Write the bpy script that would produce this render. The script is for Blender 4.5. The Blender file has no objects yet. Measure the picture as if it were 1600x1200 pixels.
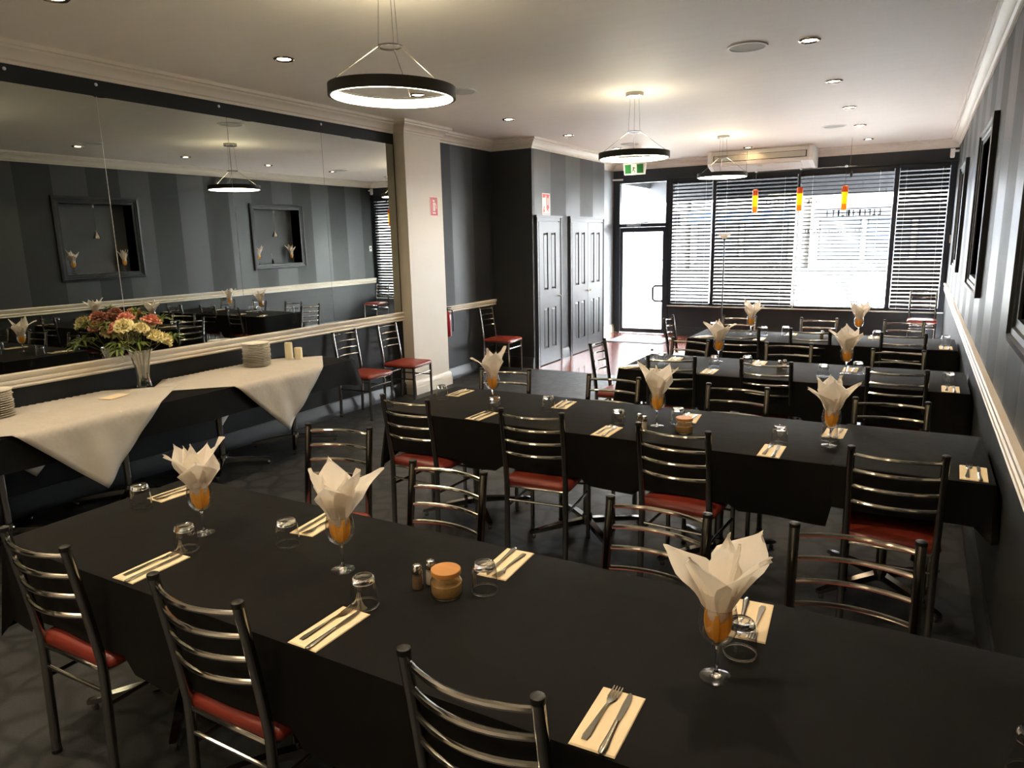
import bpy, bmesh, math, random
from mathutils import Vector, Matrix
PI = math.pi
S = bpy.context.scene
COL = S.collection

# ------------------------------------------------------------------ camera, world, exposure
def make_camera():
    yaw, pitch, roll, f = 0.519016, 0.201188, -0.0222356, 1108.64
    cy, sy, cp, sp = math.cos(yaw), math.sin(yaw), math.cos(pitch), math.sin(pitch)
    fw = Vector((-sy*cp, cy*cp, -sp)); r = Vector((cy, sy, 0)); u = r.cross(fw)
    cr, sr = math.cos(roll), math.sin(roll)
    r2 = r*cr + u*sr; u2 = u*cr - r*sr
    m = Matrix((r2, u2, -fw)).transposed().to_4x4()
    m.translation = Vector((0, 0, 1.8))
    cam = bpy.data.cameras.new('camera'); cam.sensor_width = 36; cam.lens = f/1600*36
    cam.clip_start = 0.05; cam.clip_end = 200
    o = bpy.data.objects.new('camera', cam); COL.objects.link(o); o.matrix_world = m
    S.camera = o
make_camera()
W = bpy.data.worlds.new('overcast_sky'); S.world = W; W.use_nodes = True
_bg = W.node_tree.nodes['Background']
_bg.inputs[0].default_value = (0.93, 0.965, 1.0, 1); _bg.inputs[1].default_value = 13.0
S.view_settings.view_transform = 'Standard'; S.view_settings.look = 'None'
S.view_settings.gamma = 1; S.view_settings.use_curve_mapping = False
S.view_settings.exposure = 2.5
SPOT_W = 14.0          # each ceiling downlight
RING_E = 9.5           # ring pendant light strip

# ------------------------------------------------------------------ materials
def lin(h):
    if isinstance(h, (tuple, list)): return tuple(h)[:3]
    c = [int(h[i:i+2], 16)/255 for i in (0, 2, 4)]
    return tuple(x/12.92 if x <= .04045 else ((x+.055)/1.055)**2.4 for x in c)
def mat(name):
    m = bpy.data.materials.new(name); m.use_nodes = True
    return m, m.node_tree, m.node_tree.nodes['Principled BSDF']
def noise_mix(nt, bsdf, c, scale, amt, stretch=(1, 1, 1), detail=4):
    N, L = nt.nodes, nt.links
    tc = N.new('ShaderNodeTexCoord'); mp = N.new('ShaderNodeMapping'); mp.inputs['Scale'].default_value = stretch
    n = N.new('ShaderNodeTexNoise'); n.inputs['Scale'].default_value = scale; n.inputs['Detail'].default_value = detail
    r = N.new('ShaderNodeMix'); r.data_type = 'RGBA'
    L.new(tc.outputs['Object'], mp.inputs[0]); L.new(mp.outputs[0], n.inputs['Vector'])
    L.new(n.outputs[0], r.inputs[0])
    r.inputs[6].default_value = tuple(x*(1-amt) for x in c)+(1,)
    r.inputs[7].default_value = tuple(min(1, x*(1+amt)) for x in c)+(1,)
    L.new(r.outputs[2], bsdf.inputs['Base Color'])
    return n
def bump(nt, bsdf, src, strength, dist):
    b = nt.nodes.new('ShaderNodeBump'); b.inputs['Strength'].default_value = strength; b.inputs['Distance'].default_value = dist
    nt.links.new(src, b.inputs['Height']); nt.links.new(b.outputs[0], bsdf.inputs['Normal'])
def pbr(name, col, rough=.5, metal=0., spec=.5, var=0., scale=8, stretch=(1, 1, 1), bmp=0., bdist=.002, coat=0., sheen=0.):
    m, nt, b = mat(name); c = lin(col)
    b.inputs['Base Color'].default_value = c+(1,); b.inputs['Roughness'].default_value = rough
    b.inputs['Metallic'].default_value = metal; b.inputs['Specular IOR Level'].default_value = spec
    b.inputs['Coat Weight'].default_value = coat; b.inputs['Sheen Weight'].default_value = sheen
    if var or bmp:
        n = noise_mix(nt, b, c, scale, var, stretch)
        if bmp: bump(nt, b, n.outputs[0], bmp, bdist)
    return m
def emit(name, col, strength, base=None):
    m, nt, b = mat(name)
    b.inputs['Base Color'].default_value = lin(base or col)+(1,)
    b.inputs['Emission Color'].default_value = lin(col)+(1,); b.inputs['Emission Strength'].default_value = strength
    return m
def thin_glass(name, tint=(1, 1, 1), lo=.04, hi=.85, rough=0.0, blend=.25):
    m = bpy.data.materials.new(name); m.use_nodes = True; nt = m.node_tree; N, L = nt.nodes, nt.links
    N.clear(); out = N.new('ShaderNodeOutputMaterial')
    t = N.new('ShaderNodeBsdfTransparent'); t.inputs[0].default_value = tuple(tint)+(1,)
    g = N.new('ShaderNodeBsdfGlossy'); g.inputs['Roughness'].default_value = rough
    lw = N.new('ShaderNodeLayerWeight'); lw.inputs[0].default_value = blend
    mr = N.new('ShaderNodeMapRange'); mr.inputs[3].default_value = lo; mr.inputs[4].default_value = hi
    mx = N.new('ShaderNodeMixShader')
    L.new(lw.outputs['Facing'], mr.inputs[0]); L.new(mr.outputs[0], mx.inputs[0])
    L.new(t.outputs[0], mx.inputs[1]); L.new(g.outputs[0], mx.inputs[2]); L.new(mx.outputs[0], out.inputs[0])
    return m
def paper(name, col, trans=.35):
    m = bpy.data.materials.new(name); m.use_nodes = True; nt = m.node_tree; N, L = nt.nodes, nt.links
    N.clear(); out = N.new('ShaderNodeOutputMaterial')
    d = N.new('ShaderNodeBsdfDiffuse'); t = N.new('ShaderNodeBsdfTranslucent'); mx = N.new('ShaderNodeMixShader')
    d.inputs[0].default_value = lin(col)+(1,); t.inputs[0].default_value = lin(col)+(1,); mx.inputs[0].default_value = trans
    n = N.new('ShaderNodeTexNoise'); n.inputs['Scale'].default_value = 55; n.inputs['Detail'].default_value = 3
    tc = N.new('ShaderNodeTexCoord'); L.new(tc.outputs['Object'], n.inputs['Vector'])
    b = N.new('ShaderNodeBump'); b.inputs['Strength'].default_value = .35; b.inputs['Distance'].default_value = .003
    L.new(n.outputs[0], b.inputs['Height']); L.new(b.outputs[0], d.inputs['Normal'])
    L.new(d.outputs[0], mx.inputs[1]); L.new(t.outputs[0], mx.inputs[2]); L.new(mx.outputs[0], out.inputs[0])
    return m
def stripes(name, dark, light, y0, zmin):
    """painted vertical stripes half a metre wide along y above zmin, plain dark paint below"""
    m, nt, b = mat(name); N, L = nt.nodes, nt.links
    tc = N.new('ShaderNodeTexCoord'); sx = N.new('ShaderNodeSeparateXYZ'); L.new(tc.outputs['Object'], sx.inputs[0])
    def op(o, a, v=None):
        q = N.new('ShaderNodeMath'); q.operation = o
        L.new(a, q.inputs[0])
        if v is not None:
            if isinstance(v, (int, float)): q.inputs[1].default_value = v
            else: L.new(v, q.inputs[1])
        return q.outputs[0]
    fr = op('FRACT', op('DIVIDE', op('SUBTRACT', sx.outputs[1], y0-10.1), 1.01))
    k = op('MULTIPLY', op('LESS_THAN', fr, .5), op('GREATER_THAN', sx.outputs[2], zmin))
    c = N.new('ShaderNodeMix'); c.data_type = 'RGBA'
    c.inputs[6].default_value = lin(dark)+(1,); c.inputs[7].default_value = lin(light)+(1,)
    L.new(k, c.inputs[0]); L.new(c.outputs[2], b.inputs['Base Color'])
    r = N.new('ShaderNodeMapRange'); r.inputs[3].default_value = .5; r.inputs[4].default_value = .36
    L.new(k, r.inputs[0])
    n = N.new('ShaderNodeTexNoise'); n.inputs['Scale'].default_value = 6; L.new(tc.outputs['Object'], n.inputs['Vector'])
    ad = op('ADD', r.outputs[0], op('MULTIPLY', n.outputs[0], .08)); L.new(ad, b.inputs['Roughness'])
    return m
M = {}
M['wall_dark'] = pbr('charcoal_paint', '212326', .5, var=.12, scale=5)
M['wall_black'] = pbr('black_paint', '101112', .6, spec=.3)
M['stripe_right'] = stripes('striped_paint', '202223', '3f4244', 8.95, .95)
M['stripe_closet'] = stripes('striped_paint_b', '2a2c2e', '434648', 8.85, .95)
M['stripe_recess'] = stripes('striped_paint_c', '1f2122', '36393a', 8.78, .93)
M['cream'] = pbr('cream_paint', 'd8cfc0', .45, var=.05, scale=9)
M['pillar_cream'] = pbr('pillar_paint', 'd2cbbd', .42, var=.05, scale=4, bmp=.08)
M['ceiling'] = pbr('ceiling_paint', 'efe8dd', .6, var=.04, scale=2.2, stretch=(1, 5, 1), bmp=.05, bdist=.004)
M['charcoal_trim'] = pbr('charcoal_trim', '25272a', .4)
M['door_paint'] = pbr('door_paint', '373b40', .36, var=.15, scale=7, stretch=(1, 1, .25))
M['alu_dark'] = pbr('dark_aluminium', '23272e', .4, metal=.2)
M['alu'] = pbr('aluminium', 'c9ccce', .35, metal=.8)
M['white'] = pbr('white_plastic', 'e8e6e0', .4)
M['black'] = pbr('black_plastic', '101010', .45)
M['chrome'] = pbr('chrome', '9c9a96', .16, metal=1.)
M['chrome_rung'] = pbr('bright_chrome', 'd2cfc8', .12, metal=1.)
M['steel'] = pbr('stainless_steel', 'a9a59c', .22, metal=1.)
M['vinyl'] = pbr('red_vinyl', '792c20', .38, var=.14, scale=14, bmp=.12)
M['cloth_black'] = pbr('black_tablecloth', '090807', .78, spec=.2, var=.25, scale=3, bmp=.35, bdist=.02, sheen=.0)
M['cloth_white'] = pbr('white_overlay_cloth', 'c8c2b8', .85, spec=.2, var=.05, scale=4.5, bmp=.55, bdist=.025)
M['napkin'] = pbr('paper_napkin', 'efdcb9', .9, spec=.1, var=.03, scale=40, bmp=.1)
M['paper_white'] = paper('white_napkin_paper', 'fbf4ea', .38)
M['paper_orange'] = paper('orange_napkin_paper', 'ffc85a', .42)
M['glass'] = thin_glass('clear_glass', (.98, .98, .98), .03, .9, 0, .33)
def solid_glass(name, rough=.0):
    m, nt, b = mat(name)
    b.inputs['Base Color'].default_value = (1, 1, 1, 1); b.inputs['Transmission Weight'].default_value = 1
    b.inputs['Roughness'].default_value = rough; b.inputs['IOR'].default_value = 1.48
    return m
M['glass_thick'] = solid_glass('thick_glass', .02)
M['pane'] = thin_glass('window_glass', (.97, .98, .98), .02, .6, 0, .2)
M['bamboo'] = pbr('bamboo_lid', 'b9803f', .5, var=.2, scale=6, stretch=(1, 14, 1))
M['sugar'] = pbr('raw_sugar', 'b08a4c', .9, var=.2, scale=120)
M['pepper'] = pbr('ground_pepper', '7a6248', .9, var=.4, scale=200)
M['salt'] = pbr('table_salt', 'd8cdbd', .9)
M['china'] = pbr('white_china', 'e6dfd0', .25, coat=.3)
M['wax'] = pbr('ivory_wax', 'e2d8b4', .5)
M['mirror'] = pbr('mirror_glass', 'bcc0ba', .0, metal=1.)
M['wood'] = pbr('red_hardwood', '7a4234', .22, var=.3, scale=3, stretch=(6, .5, 1), coat=.4)
M['table_wood'] = pbr('table_laminate', '3a2a20', .5)
M['amber'] = emit('amber_glass', 'ff7a00', .16, 'd86a00')
M['amber_glow'] = emit('amber_glow', 'ffb400', .26, 'f0a000')
M['amber_dark'] = emit('amber_glass_end', 'c84800', .08, 'a83c00')
M['ring_light'] = emit('warm_ring_light', 'fff0cc', RING_E)
M['downlight'] = emit('lit_downlight', 'fff3dc', 6.0)
M['green_sign'] = emit('green_exit_panel', '12602c', .06, '12602c')
M['sign_white'] = emit('white_exit_panel', 'd8f0d0', .12, 'd8f0d0')
M['red_sign'] = pbr('red_sign', 'b8323a', .4)
M['sign_paper'] = pbr('sign_white', 'f0dcd8', .5)
M['red_metal'] = pbr('red_enamel', '9c1c1c', .3, coat=.5)
M['slat'] = pbr('blind_slat', '26282b', .65, spec=.25)
M['leaf'] = pbr('green_leaf', '6f7f38', .6, var=.35, scale=30)
M['leaf_dark'] = pbr('dark_green_leaf', '3a4522', .6, var=.3, scale=20)
M['rose'] = pbr('salmon_petal', 'eda792', .7, var=.14, scale=25)
M['carnation'] = pbr('cream_petal', 'eee2ac', .7, var=.12, scale=25)
M['asphalt'] = pbr('grey_asphalt', '74736f', .8, var=.1, scale=3)
M['render'] = pbr('pale_render', 'b9b6b0', .8, var=.06)
M['awning'] = pbr('grey_awning', '26272a', .7)
M['car_red'] = pbr('red_car_paint', 'b03028', .25, coat=.8)
M['car_blue'] = pbr('blue_car_paint', '2c5f94', .25, coat=.8)
M['tyre'] = pbr('tyre_rubber', '151515', .8)
M['niche_inner'] = pbr('niche_grey', '4a4c4e', .5)

def carpet():
    m, nt, b = mat('patterned_carpet'); N, L = nt.nodes, nt.links
    tc = N.new('ShaderNodeTexCoord'); mp = N.new('ShaderNodeMapping'); mp.inputs['Scale'].default_value = (4.6, 4.6, 1)
    L.new(tc.outputs['Object'], mp.inputs[0])
    n0 = N.new('ShaderNodeTexNoise'); n0.inputs['Scale'].default_value = 1.2; L.new(mp.outputs[0], n0.inputs['Vector'])
    mx0 = N.new('ShaderNodeMix'); mx0.data_type = 'RGBA'; mx0.inputs[0].default_value = .22
    L.new(mp.outputs[0], mx0.inputs[6]); L.new(n0.outputs['Color'], mx0.inputs[7])
    v = N.new('ShaderNodeTexVoronoi'); v.feature = 'DISTANCE_TO_EDGE'; v.inputs['Scale'].default_value = 1.5
    L.new(mx0.outputs[2], v.inputs['Vector'])
    rp = N.new('ShaderNodeValToRGB'); rp.color_ramp.elements[0].position = .03; rp.color_ramp.elements[1].position = .16
    rp.color_ramp.elements[0].color = (.0045, .005, .006, 1); rp.color_ramp.elements[1].color = (.020, .0212, .0235, 1)
    L.new(v.outputs['Distance'], rp.inputs[0])
    n1 = N.new('ShaderNodeTexNoise'); n1.inputs['Scale'].default_value = 140; n1.inputs['Detail'].default_value = 2
    L.new(tc.outputs['Object'], n1.inputs['Vector'])
    mx = N.new('ShaderNodeMix'); mx.data_type = 'RGBA'; mx.blend_type = 'MULTIPLY'; mx.inputs[0].default_value = .8
    L.new(rp.outputs[0], mx.inputs[6]); L.new(n1.outputs['Color'], mx.inputs[7])
    ml = N.new('ShaderNodeMix'); ml.data_type = 'RGBA'; ml.blend_type = 'MULTIPLY'; ml.inputs[0].default_value = 1
    ml.inputs[7].default_value = (2, 2, 2, 1); L.new(mx.outputs[2], ml.inputs[6])
    L.new(ml.outputs[2], b.inputs['Base Color']); b.inputs['Roughness'].default_value = .55; b.inputs['Specular IOR Level'].default_value = .5
    bump(nt, b, n1.outputs[0], .22, .004)
    return m
M['carpet'] = carpet()

# ------------------------------------------------------------------ mesh helpers
class MB:
    def __init__(s): s.v = []; s.f = []
    def add(s, vs, fs, mx=None):
        o = len(s.v)
        s.v += [tuple(mx @ Vector(p)) if mx else tuple(p) for p in vs]
        s.f += [tuple(i+o for i in f) for f in fs]; return s
    def box(s, x0, x1, y0, y1, z0, z1, mx=None):
        vs = [(x, y, z) for z in (z0, z1) for y in (y0, y1) for x in (x0, x1)]
        return s.add(vs, [(0, 2, 3, 1), (4, 5, 7, 6), (0, 1, 5, 4), (2, 6, 7, 3), (0, 4, 6, 2), (1, 3, 7, 5)], mx)
    def tube(s, pts, r, n=8, caps=True, mx=None):
        P = [Vector(p) for p in pts]; rs = r if isinstance(r, (list, tuple)) else [r]*len(P)
        vs, fs = [], []; up = None
        for i, p in enumerate(P):
            t = ((P[i+1]-p) if i == 0 else (p-P[i-1]) if i == len(P)-1 else (P[i+1]-P[i-1])).normalized()
            if up is None:
                up = t.cross(Vector((0, 0, 1))) if abs(t.z) < .9 else t.cross(Vector((1, 0, 0)))
            up = (up - t*up.dot(t)).normalized(); w = t.cross(up)
            vs += [p + (up*math.cos(2*PI*k/n) + w*math.sin(2*PI*k/n))*rs[i] for k in range(n)]
        for i in range(len(P)-1):
            for k in range(n):
                a, b = i*n+k, i*n+(k+1) % n
                fs.append((a, b, b+n, a+n))
        if caps: fs += [tuple(reversed(range(n))), tuple(range((len(P)-1)*n, len(P)*n))]
        return s.add(vs, fs, mx)
    def lathe(s, prof, n=20, c=(0, 0, 0), mx=None, closed=False):
        vs, fs = [], []
        for r, z in prof:
            vs += [(c[0]+r*math.cos(2*PI*k/n), c[1]+r*math.sin(2*PI*k/n), c[2]+z) for k in range(n)]
        m = len(prof)
        for i in range(m-1 if not closed else m):
            for k in range(n):
                a, b = i*n+k, i*n+(k+1) % n; j = ((i+1) % m)*n
                fs.append((a, b, j+(k+1) % n, j+k))
        if not closed:
            if prof[0][0] > 1e-6: fs.append(tuple(reversed(range(n))))
            if prof[-1][0] > 1e-6: fs.append(tuple(range((m-1)*n, m*n)))
        return s.add(vs, fs, mx)
    def shell(s, prof, n=20, c=(0, 0, 0), mx=None):
        """lathe without end caps (open sheet)"""
        vs, fs = [], []
        for r, z in prof:
            vs += [(c[0]+r*math.cos(2*PI*k/n), c[1]+r*math.sin(2*PI*k/n), c[2]+z) for k in range(n)]
        for i in range(len(prof)-1):
            for k in range(n):
                a, b = i*n+k, i*n+(k+1) % n
                fs.append((a, b, b+n, a+n))
        return s.add(vs, fs, mx)
    def prism(s, poly, h0, h1, mx=None):
        n = len(poly)
        vs = [(x, y, h0) for x, y in poly]+[(x, y, h1) for x, y in poly]
        fs = [tuple(reversed(range(n))), tuple(range(n, 2*n))]+[(i, (i+1) % n, n+(i+1) % n, n+i) for i in range(n)]
        return s.add(vs, fs, mx)
    def build(s, name, m, parent=None, smooth=35, fix=True):
        me = bpy.data.meshes.new(name); me.from_pydata(s.v, [], s.f)
        bm = bmesh.new(); bm.from_mesh(me)
        if fix:
            bmesh.ops.remove_doubles(bm, verts=bm.verts, dist=1e-6)
            bmesh.ops.recalc_face_normals(bm, faces=bm.faces)
        bm.to_mesh(me); bm.free()
        me.materials.append(M[m] if isinstance(m, str) else m)
        if smooth:
            me.polygons.foreach_set('use_smooth', [True]*len(me.polygons)); me.set_sharp_from_angle(angle=math.radians(smooth))
        me.update()
        o = bpy.data.objects.new(name, me); COL.objects.link(o)
        if parent: o.parent = parent
        return o
def tag(o, label, cat, group=None):
    o['label'] = label; o['category'] = cat
    if group: o['group'] = group
    return o
def empty(name, loc, rz=0, label=None, cat=None, group=None):
    o = bpy.data.objects.new(name, None); COL.objects.link(o); o.location = loc; o.rotation_euler = (0, 0, rz)
    o.empty_display_size = .1
    if label: tag(o, label, cat, group)
    return o
def struct(o): o['kind'] = 'structure'; return o
def copy_tree(o, parent=None):
    c = o.copy(); COL.objects.link(c)
    if parent: c.parent = parent
    for ch in list(o.children): copy_tree(ch, c)
    return c
def rrect(hx, hy, r, n=4):
    out = []
    for cx, cy, a0 in ((hx-r, hy-r, 0), (-hx+r, hy-r, PI/2), (-hx+r, -hy+r, PI), (hx-r, -hy+r, 1.5*PI)):
        for k in range(n+1):
            a = a0+PI/2*k/n; out.append((cx+r*math.cos(a), cy+r*math.sin(a)))
    return out
def loft(mb, loops, cap0=True, cap1=True):
    n = len(loops[0]); vs = [p for l in loops for p in l]; fs = []
    for i in range(len(loops)-1):
        for k in range(n):
            a, b = i*n+k, i*n+(k+1) % n; fs.append((a, b, b+n, a+n))
    if cap0: fs.append(tuple(reversed(range(n))))
    if cap1: fs.append(tuple(range((len(loops)-1)*n, len(loops)*n)))
    return mb.add(vs, fs)
def sweep(mb, path, prof):
    """sweep profile [(d,z)] along a 2-D path, d to the path's left, mitred at the vertices"""
    P = [Vector(p) for p in path]; dirs = [(P[i+1]-P[i]).normalized() for i in range(len(P)-1)]
    loops = []
    for i, p in enumerate(P):
        if i == 0: nrm = Vector((-dirs[0].y, dirs[0].x)); k = 1
        elif i == len(P)-1: nrm = Vector((-dirs[-1].y, dirs[-1].x)); k = 1
        else:
            a = Vector((-dirs[i-1].y, dirs[i-1].x)); b = Vector((-dirs[i].y, dirs[i].x))
            nrm = (a+b).normalized(); k = 1/max(.2, nrm.dot(a))
        loops.append([(p.x+nrm.x*d*k, p.y+nrm.y*d*k, z) for d, z in prof])
    return loft(mb, loops)
ORD = ['first', 'second', 'third', 'fourth', 'fifth', 'sixth', 'seventh', 'eighth', 'ninth', 'tenth', 'eleventh', 'twelfth', 'thirteenth', 'fourteenth', 'fifteenth', 'sixteenth']

# ------------------------------------------------------------------ room shell
XR, XL, YB, YC, C = .385, -5.27, 12.85, -3.0, 3.12
CX, CY0, CY1 = -4.64, 8.78, 11.35          # closet block
NICHES = [(2.36, 3.68), (5.86, 7.18), (9.38, 10.70)]; NZ = (1.33, 2.56)
fl = struct(MB().box(XL-.1, XR+.35, YC, 8.72, -.06, 0).build('floor', 'carpet', smooth=0))
# hardwood entry: boards running towards the door
_rng = random.Random(4)
pw = .118
_pl = MB().box(0, pw-.004, 0, 4.12, -.05, 0)
_p0 = None
for i in range(48):
    x = XL+.02+i*pw
    if x+pw > XR: break
    if _p0 is None: _p0 = _pl.build('plank', 'wood', fl, smooth=0); q = _p0
    else: q = _p0.copy(); COL.objects.link(q)
    q.location = (x, 8.725, -.001*_rng.random())
struct(MB().box(XL-.4, XR+.4, YC-.1, YB+.1, C, C+.1).build('ceiling', 'ceiling', smooth=0))
# right wall with three recesses
mb = MB()
ys = [YC]+[v for a in NICHES for v in (a[0]+.1, a[1]-.1)]+[YB]
for i in range(len(ys)-1):
    hole = i % 2 == 1
    if hole:
        mb.box(XR, XR+.3, ys[i], ys[i+1], 0, NZ[0]+.1); mb.box(XR, XR+.3, ys[i], ys[i+1], NZ[1]-.1, C)
    else: mb.box(XR, XR+.3, ys[i], ys[i+1], 0, C)
struct(mb.build('wall_right', 'stripe_right', smooth=0))
struct(MB().box(XL-.2, XL, YC, 6.65, 0, C).build('wall_left', 'wall_black', smooth=0))
struct(MB().box(XL-.2, XL, 6.65, CY0, 0, C).build('wall_recess', 'stripe_recess', smooth=0))
struct(MB().box(XL-.2, XR+.3, YC-.15, YC, 0, C).build('wall_rear', 'cream', smooth=0))
pil = struct(MB().box(XL, -5.12, 6.65, 7.35, 0, C).build('wall_pilaster', 'pillar_cream', smooth=0))
struct(MB().box(XL-.2, CX, CY0, CY1, 0, C).build('wall_closet', 'stripe_closet', smooth=0))
struct(MB().box(-5.27, -5.07, CY1, YB, 0, C).build('wall_entry', pbr('pale_entry_paint', '8c9094', .45), smooth=0))
mb = MB(); mb.box(-5.07, XR, YB, YB+.12, 2.80, C); mb.box(-3.99, XR, YB, YB+.12, 0, .53); mb.box(-5.07, -4.98, YB, YB+.12, 0, 2.80)
struct(mb.build('wall_back', 'wall_dark', smooth=0))
struct(MB().box(-4.985, XR, YB-.03, YB, 2.80, 2.815).build('trim_1', 'charcoal_trim', smooth=0))
# cornice all round
co = [(0, 2.99), (.012, 2.99), (.016, 3.01), (.03, 3.02), (.034, 3.035), (.06, 3.06), (.085, 3.075), (.09, 3.09), (.108, 3.095), (.112, 3.12), (0, 3.12)]
ring = [(XR, YC), (XR, YB), (-5.07, YB), (-5.07, CY1), (CX, CY1), (CX, CY0), (XL, CY0), (XL, 7.35), (-5.12, 7.35), (-5.12, 6.65), (XL, 6.65), (XL, YC)]
struct(sweep(MB(), ring, co).build('trim_2', 'cream'))
da = lambda z0, z1: [(0, z0), (.018, z0), (.026, z0+.012), (.018, z0+.024), (.028, z0+.036), (.028, z0+.05), (.02, z0+.058), (.034, z1-.026), (.036, z1-.008), (.03, z1), (0, z1)]
struct(sweep(MB(), [(XR, YC), (XR, YB)], da(.885, 1.0)).build('trim_3', 'cream'))
struct(sweep(MB(), [(XL, 6.65), (XL, YC)], da(.885, .99)).build('trim_4', 'cream'))
struct(sweep(MB(), [(XL, CY0), (XL, 7.35)], da(.885, .965)).build('trim_5', 'cream'))
bs = [(0, 0), (.03, 0), (.03, .07), (.022, .085), (.022, .12), (.012, .135), (.01, .15), (0, .15)]
struct(sweep(MB(), [(XR, YC), (XR, YB)], bs).build('baseboard_right', 'charcoal_trim'))
struct(sweep(MB(), [(XL, 6.65), (XL, YC)], bs).build('baseboard_left', 'charcoal_trim'))
struct(sweep(MB(), [(CX, CY0), (XL, CY0), (XL, 7.35)], bs).build('baseboard_recess', 'charcoal_trim'))
struct(sweep(MB(), [(XL, 7.35), (-5.12, 7.35), (-5.12, 6.65), (XL, 6.65)], [(0, 0), (.03, 0), (.03, .09), (.022, .1), (.022, .15), (.01, .17), (0, .17)]).build('baseboard_pilaster', 'pillar_cream'))
struct(sweep(MB(), [(-3.99, YB), (XR, YB)][::-1], bs).build('baseboard_back', 'charcoal_trim'))
struct(sweep(MB(), [(CX, 9.92), (CX, 9.655)], bs).build('baseboard_closet', 'charcoal_trim'))
struct(sweep(MB(), [(-5.07, YB), (-5.07, CY1)], bs).build('baseboard_entry', 'cream'))
# mirror wall: five big sheets screwed below a dark batten
mw = empty('wall_mirror', (XL+.012, 3.8, .99), 0, 'tall frameless mirror of butted sheets covering the wall behind the buffet', 'mirror')
for i in range(6):
    a = 6.615-1.12*(i+1)
    o = MB().box(0, .006, a+.002-3.8, a+1.118-3.8, .002, 1.882).build('mirror_sheet' , 'mirror', mw, smooth=0)
    o = MB().box(-.002, .004, a-.003-3.8, a+.003-3.8, .002, 1.882).build('joint', 'white' if i == 2 else 'steel', mw, smooth=0)  # one joint coloured white to stand in for light reflected in the seam
for y in (2.667, 3.267, 4.315, 5.513, 1.6):
    MB().lathe([(.012, 0), (.011, .004), (.006, .007), (0, .008)], 10, mx=Matrix.Translation((0, y-3.8, 1.965)) @ Matrix.Rotation(PI/2, 4, 'Y')).build('screw_cap', 'alu', mw)

# ------------------------------------------------------------------ display niches in the striped wall
def niche(k, y0, y1, label):
    yc = (y0+y1)/2; zc = NZ[0]; hw = (y1-y0)/2; H = NZ[1]-NZ[0]
    t = empty('wall_niche', (XR, yc, zc), 0, label, 'niche', 'framed niches along the striped wall')
    w = .1; iy = hw-w
    lin_ = MB()
    lin_.box(.22, .24, -iy-.01, iy+.01, w-.01, H-w+.01)
    lin_.box(0, .22, -iy-.012, -iy, w, H-w); lin_.box(0, .22, iy, iy+.012, w, H-w)
    lin_.box(0, .22, -iy, iy, w-.012, w); lin_.box(0, .22, -iy, iy, H-w, H-w+.012)
    lin_.build('liner', 'niche_inner', t, smooth=0)
    def rail(a, b, inner):
        # stepped moulding, mitred: a,b outer corners in (y,z); inner corners
        prof = [(0, 0), (0, .035), (.3, .04), (.36, .026), (.6, .024), (.66, .014), (1, .012), (1, 0)]
        loops = []
        for (o_, i_) in ((a, inner[0]), (b, inner[1])):
            loops.append([(-d, o_[0]+(i_[0]-o_[0])*f, o_[1]+(i_[1]-o_[1])*f) for f, d in prof])
        loft(MB(), loops).build('frame_rail', 'charcoal_trim', t)
    O = [(-hw, 0), (hw, 0), (hw, H), (-hw, H)]; I = [(-iy, w), (iy, w), (iy, H-w), (-iy, H-w)]
    for q in range(4): rail(O[q], O[(q+1) % 4], (I[q], I[(q+1) % 4]))
    return t
names = ['beside the front table', 'above the third table', 'closer to the window blinds']
for k, (a, b) in enumerate(NICHES): niche(k, a, b, 'dark framed square recess in the striped wall '+names[k])
for k, (a, b) in enumerate(NICHES):
    yc = (a+b)/2
    t = empty('hanging_ornament', (XR+.12, yc+.02, NZ[0]+.62), 0, 'small silver cone ornament hanging in the niche '+names[k], 'ornament')
    MB().tube([(0, 0, .12), (0, 0, .508)], .0015, 5).build('cord', 'steel', t)
    MB().lathe([(.055, 0), (.05, .02), (.03, .07), (.01, .1), (.006, .125), (0, .126)], 14).build('cone', 'chrome_rung', t)
    MB().lathe([(.012, .46), (.012, .505), (0, .505)], 8).build('hook_cap', 'white', t)
b_ = empty('small_bottle', (XR+.12, 9.95, NZ[0]+.1+.001), 0, 'small dark reed bottle standing in the niche by the window', 'bottle')
MB().lathe([(.018, 0), (.02, .01), (.02, .06), (.008, .075), (.008, .095), (0, .095)], 12).build('body', pbr('brown_glass', '2a120c', .15), b_)
MB().tube([(0, 0, .09), (-.005, -.025, .2)], .0015, 5).build('reed', 'napkin', b_)

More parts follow.
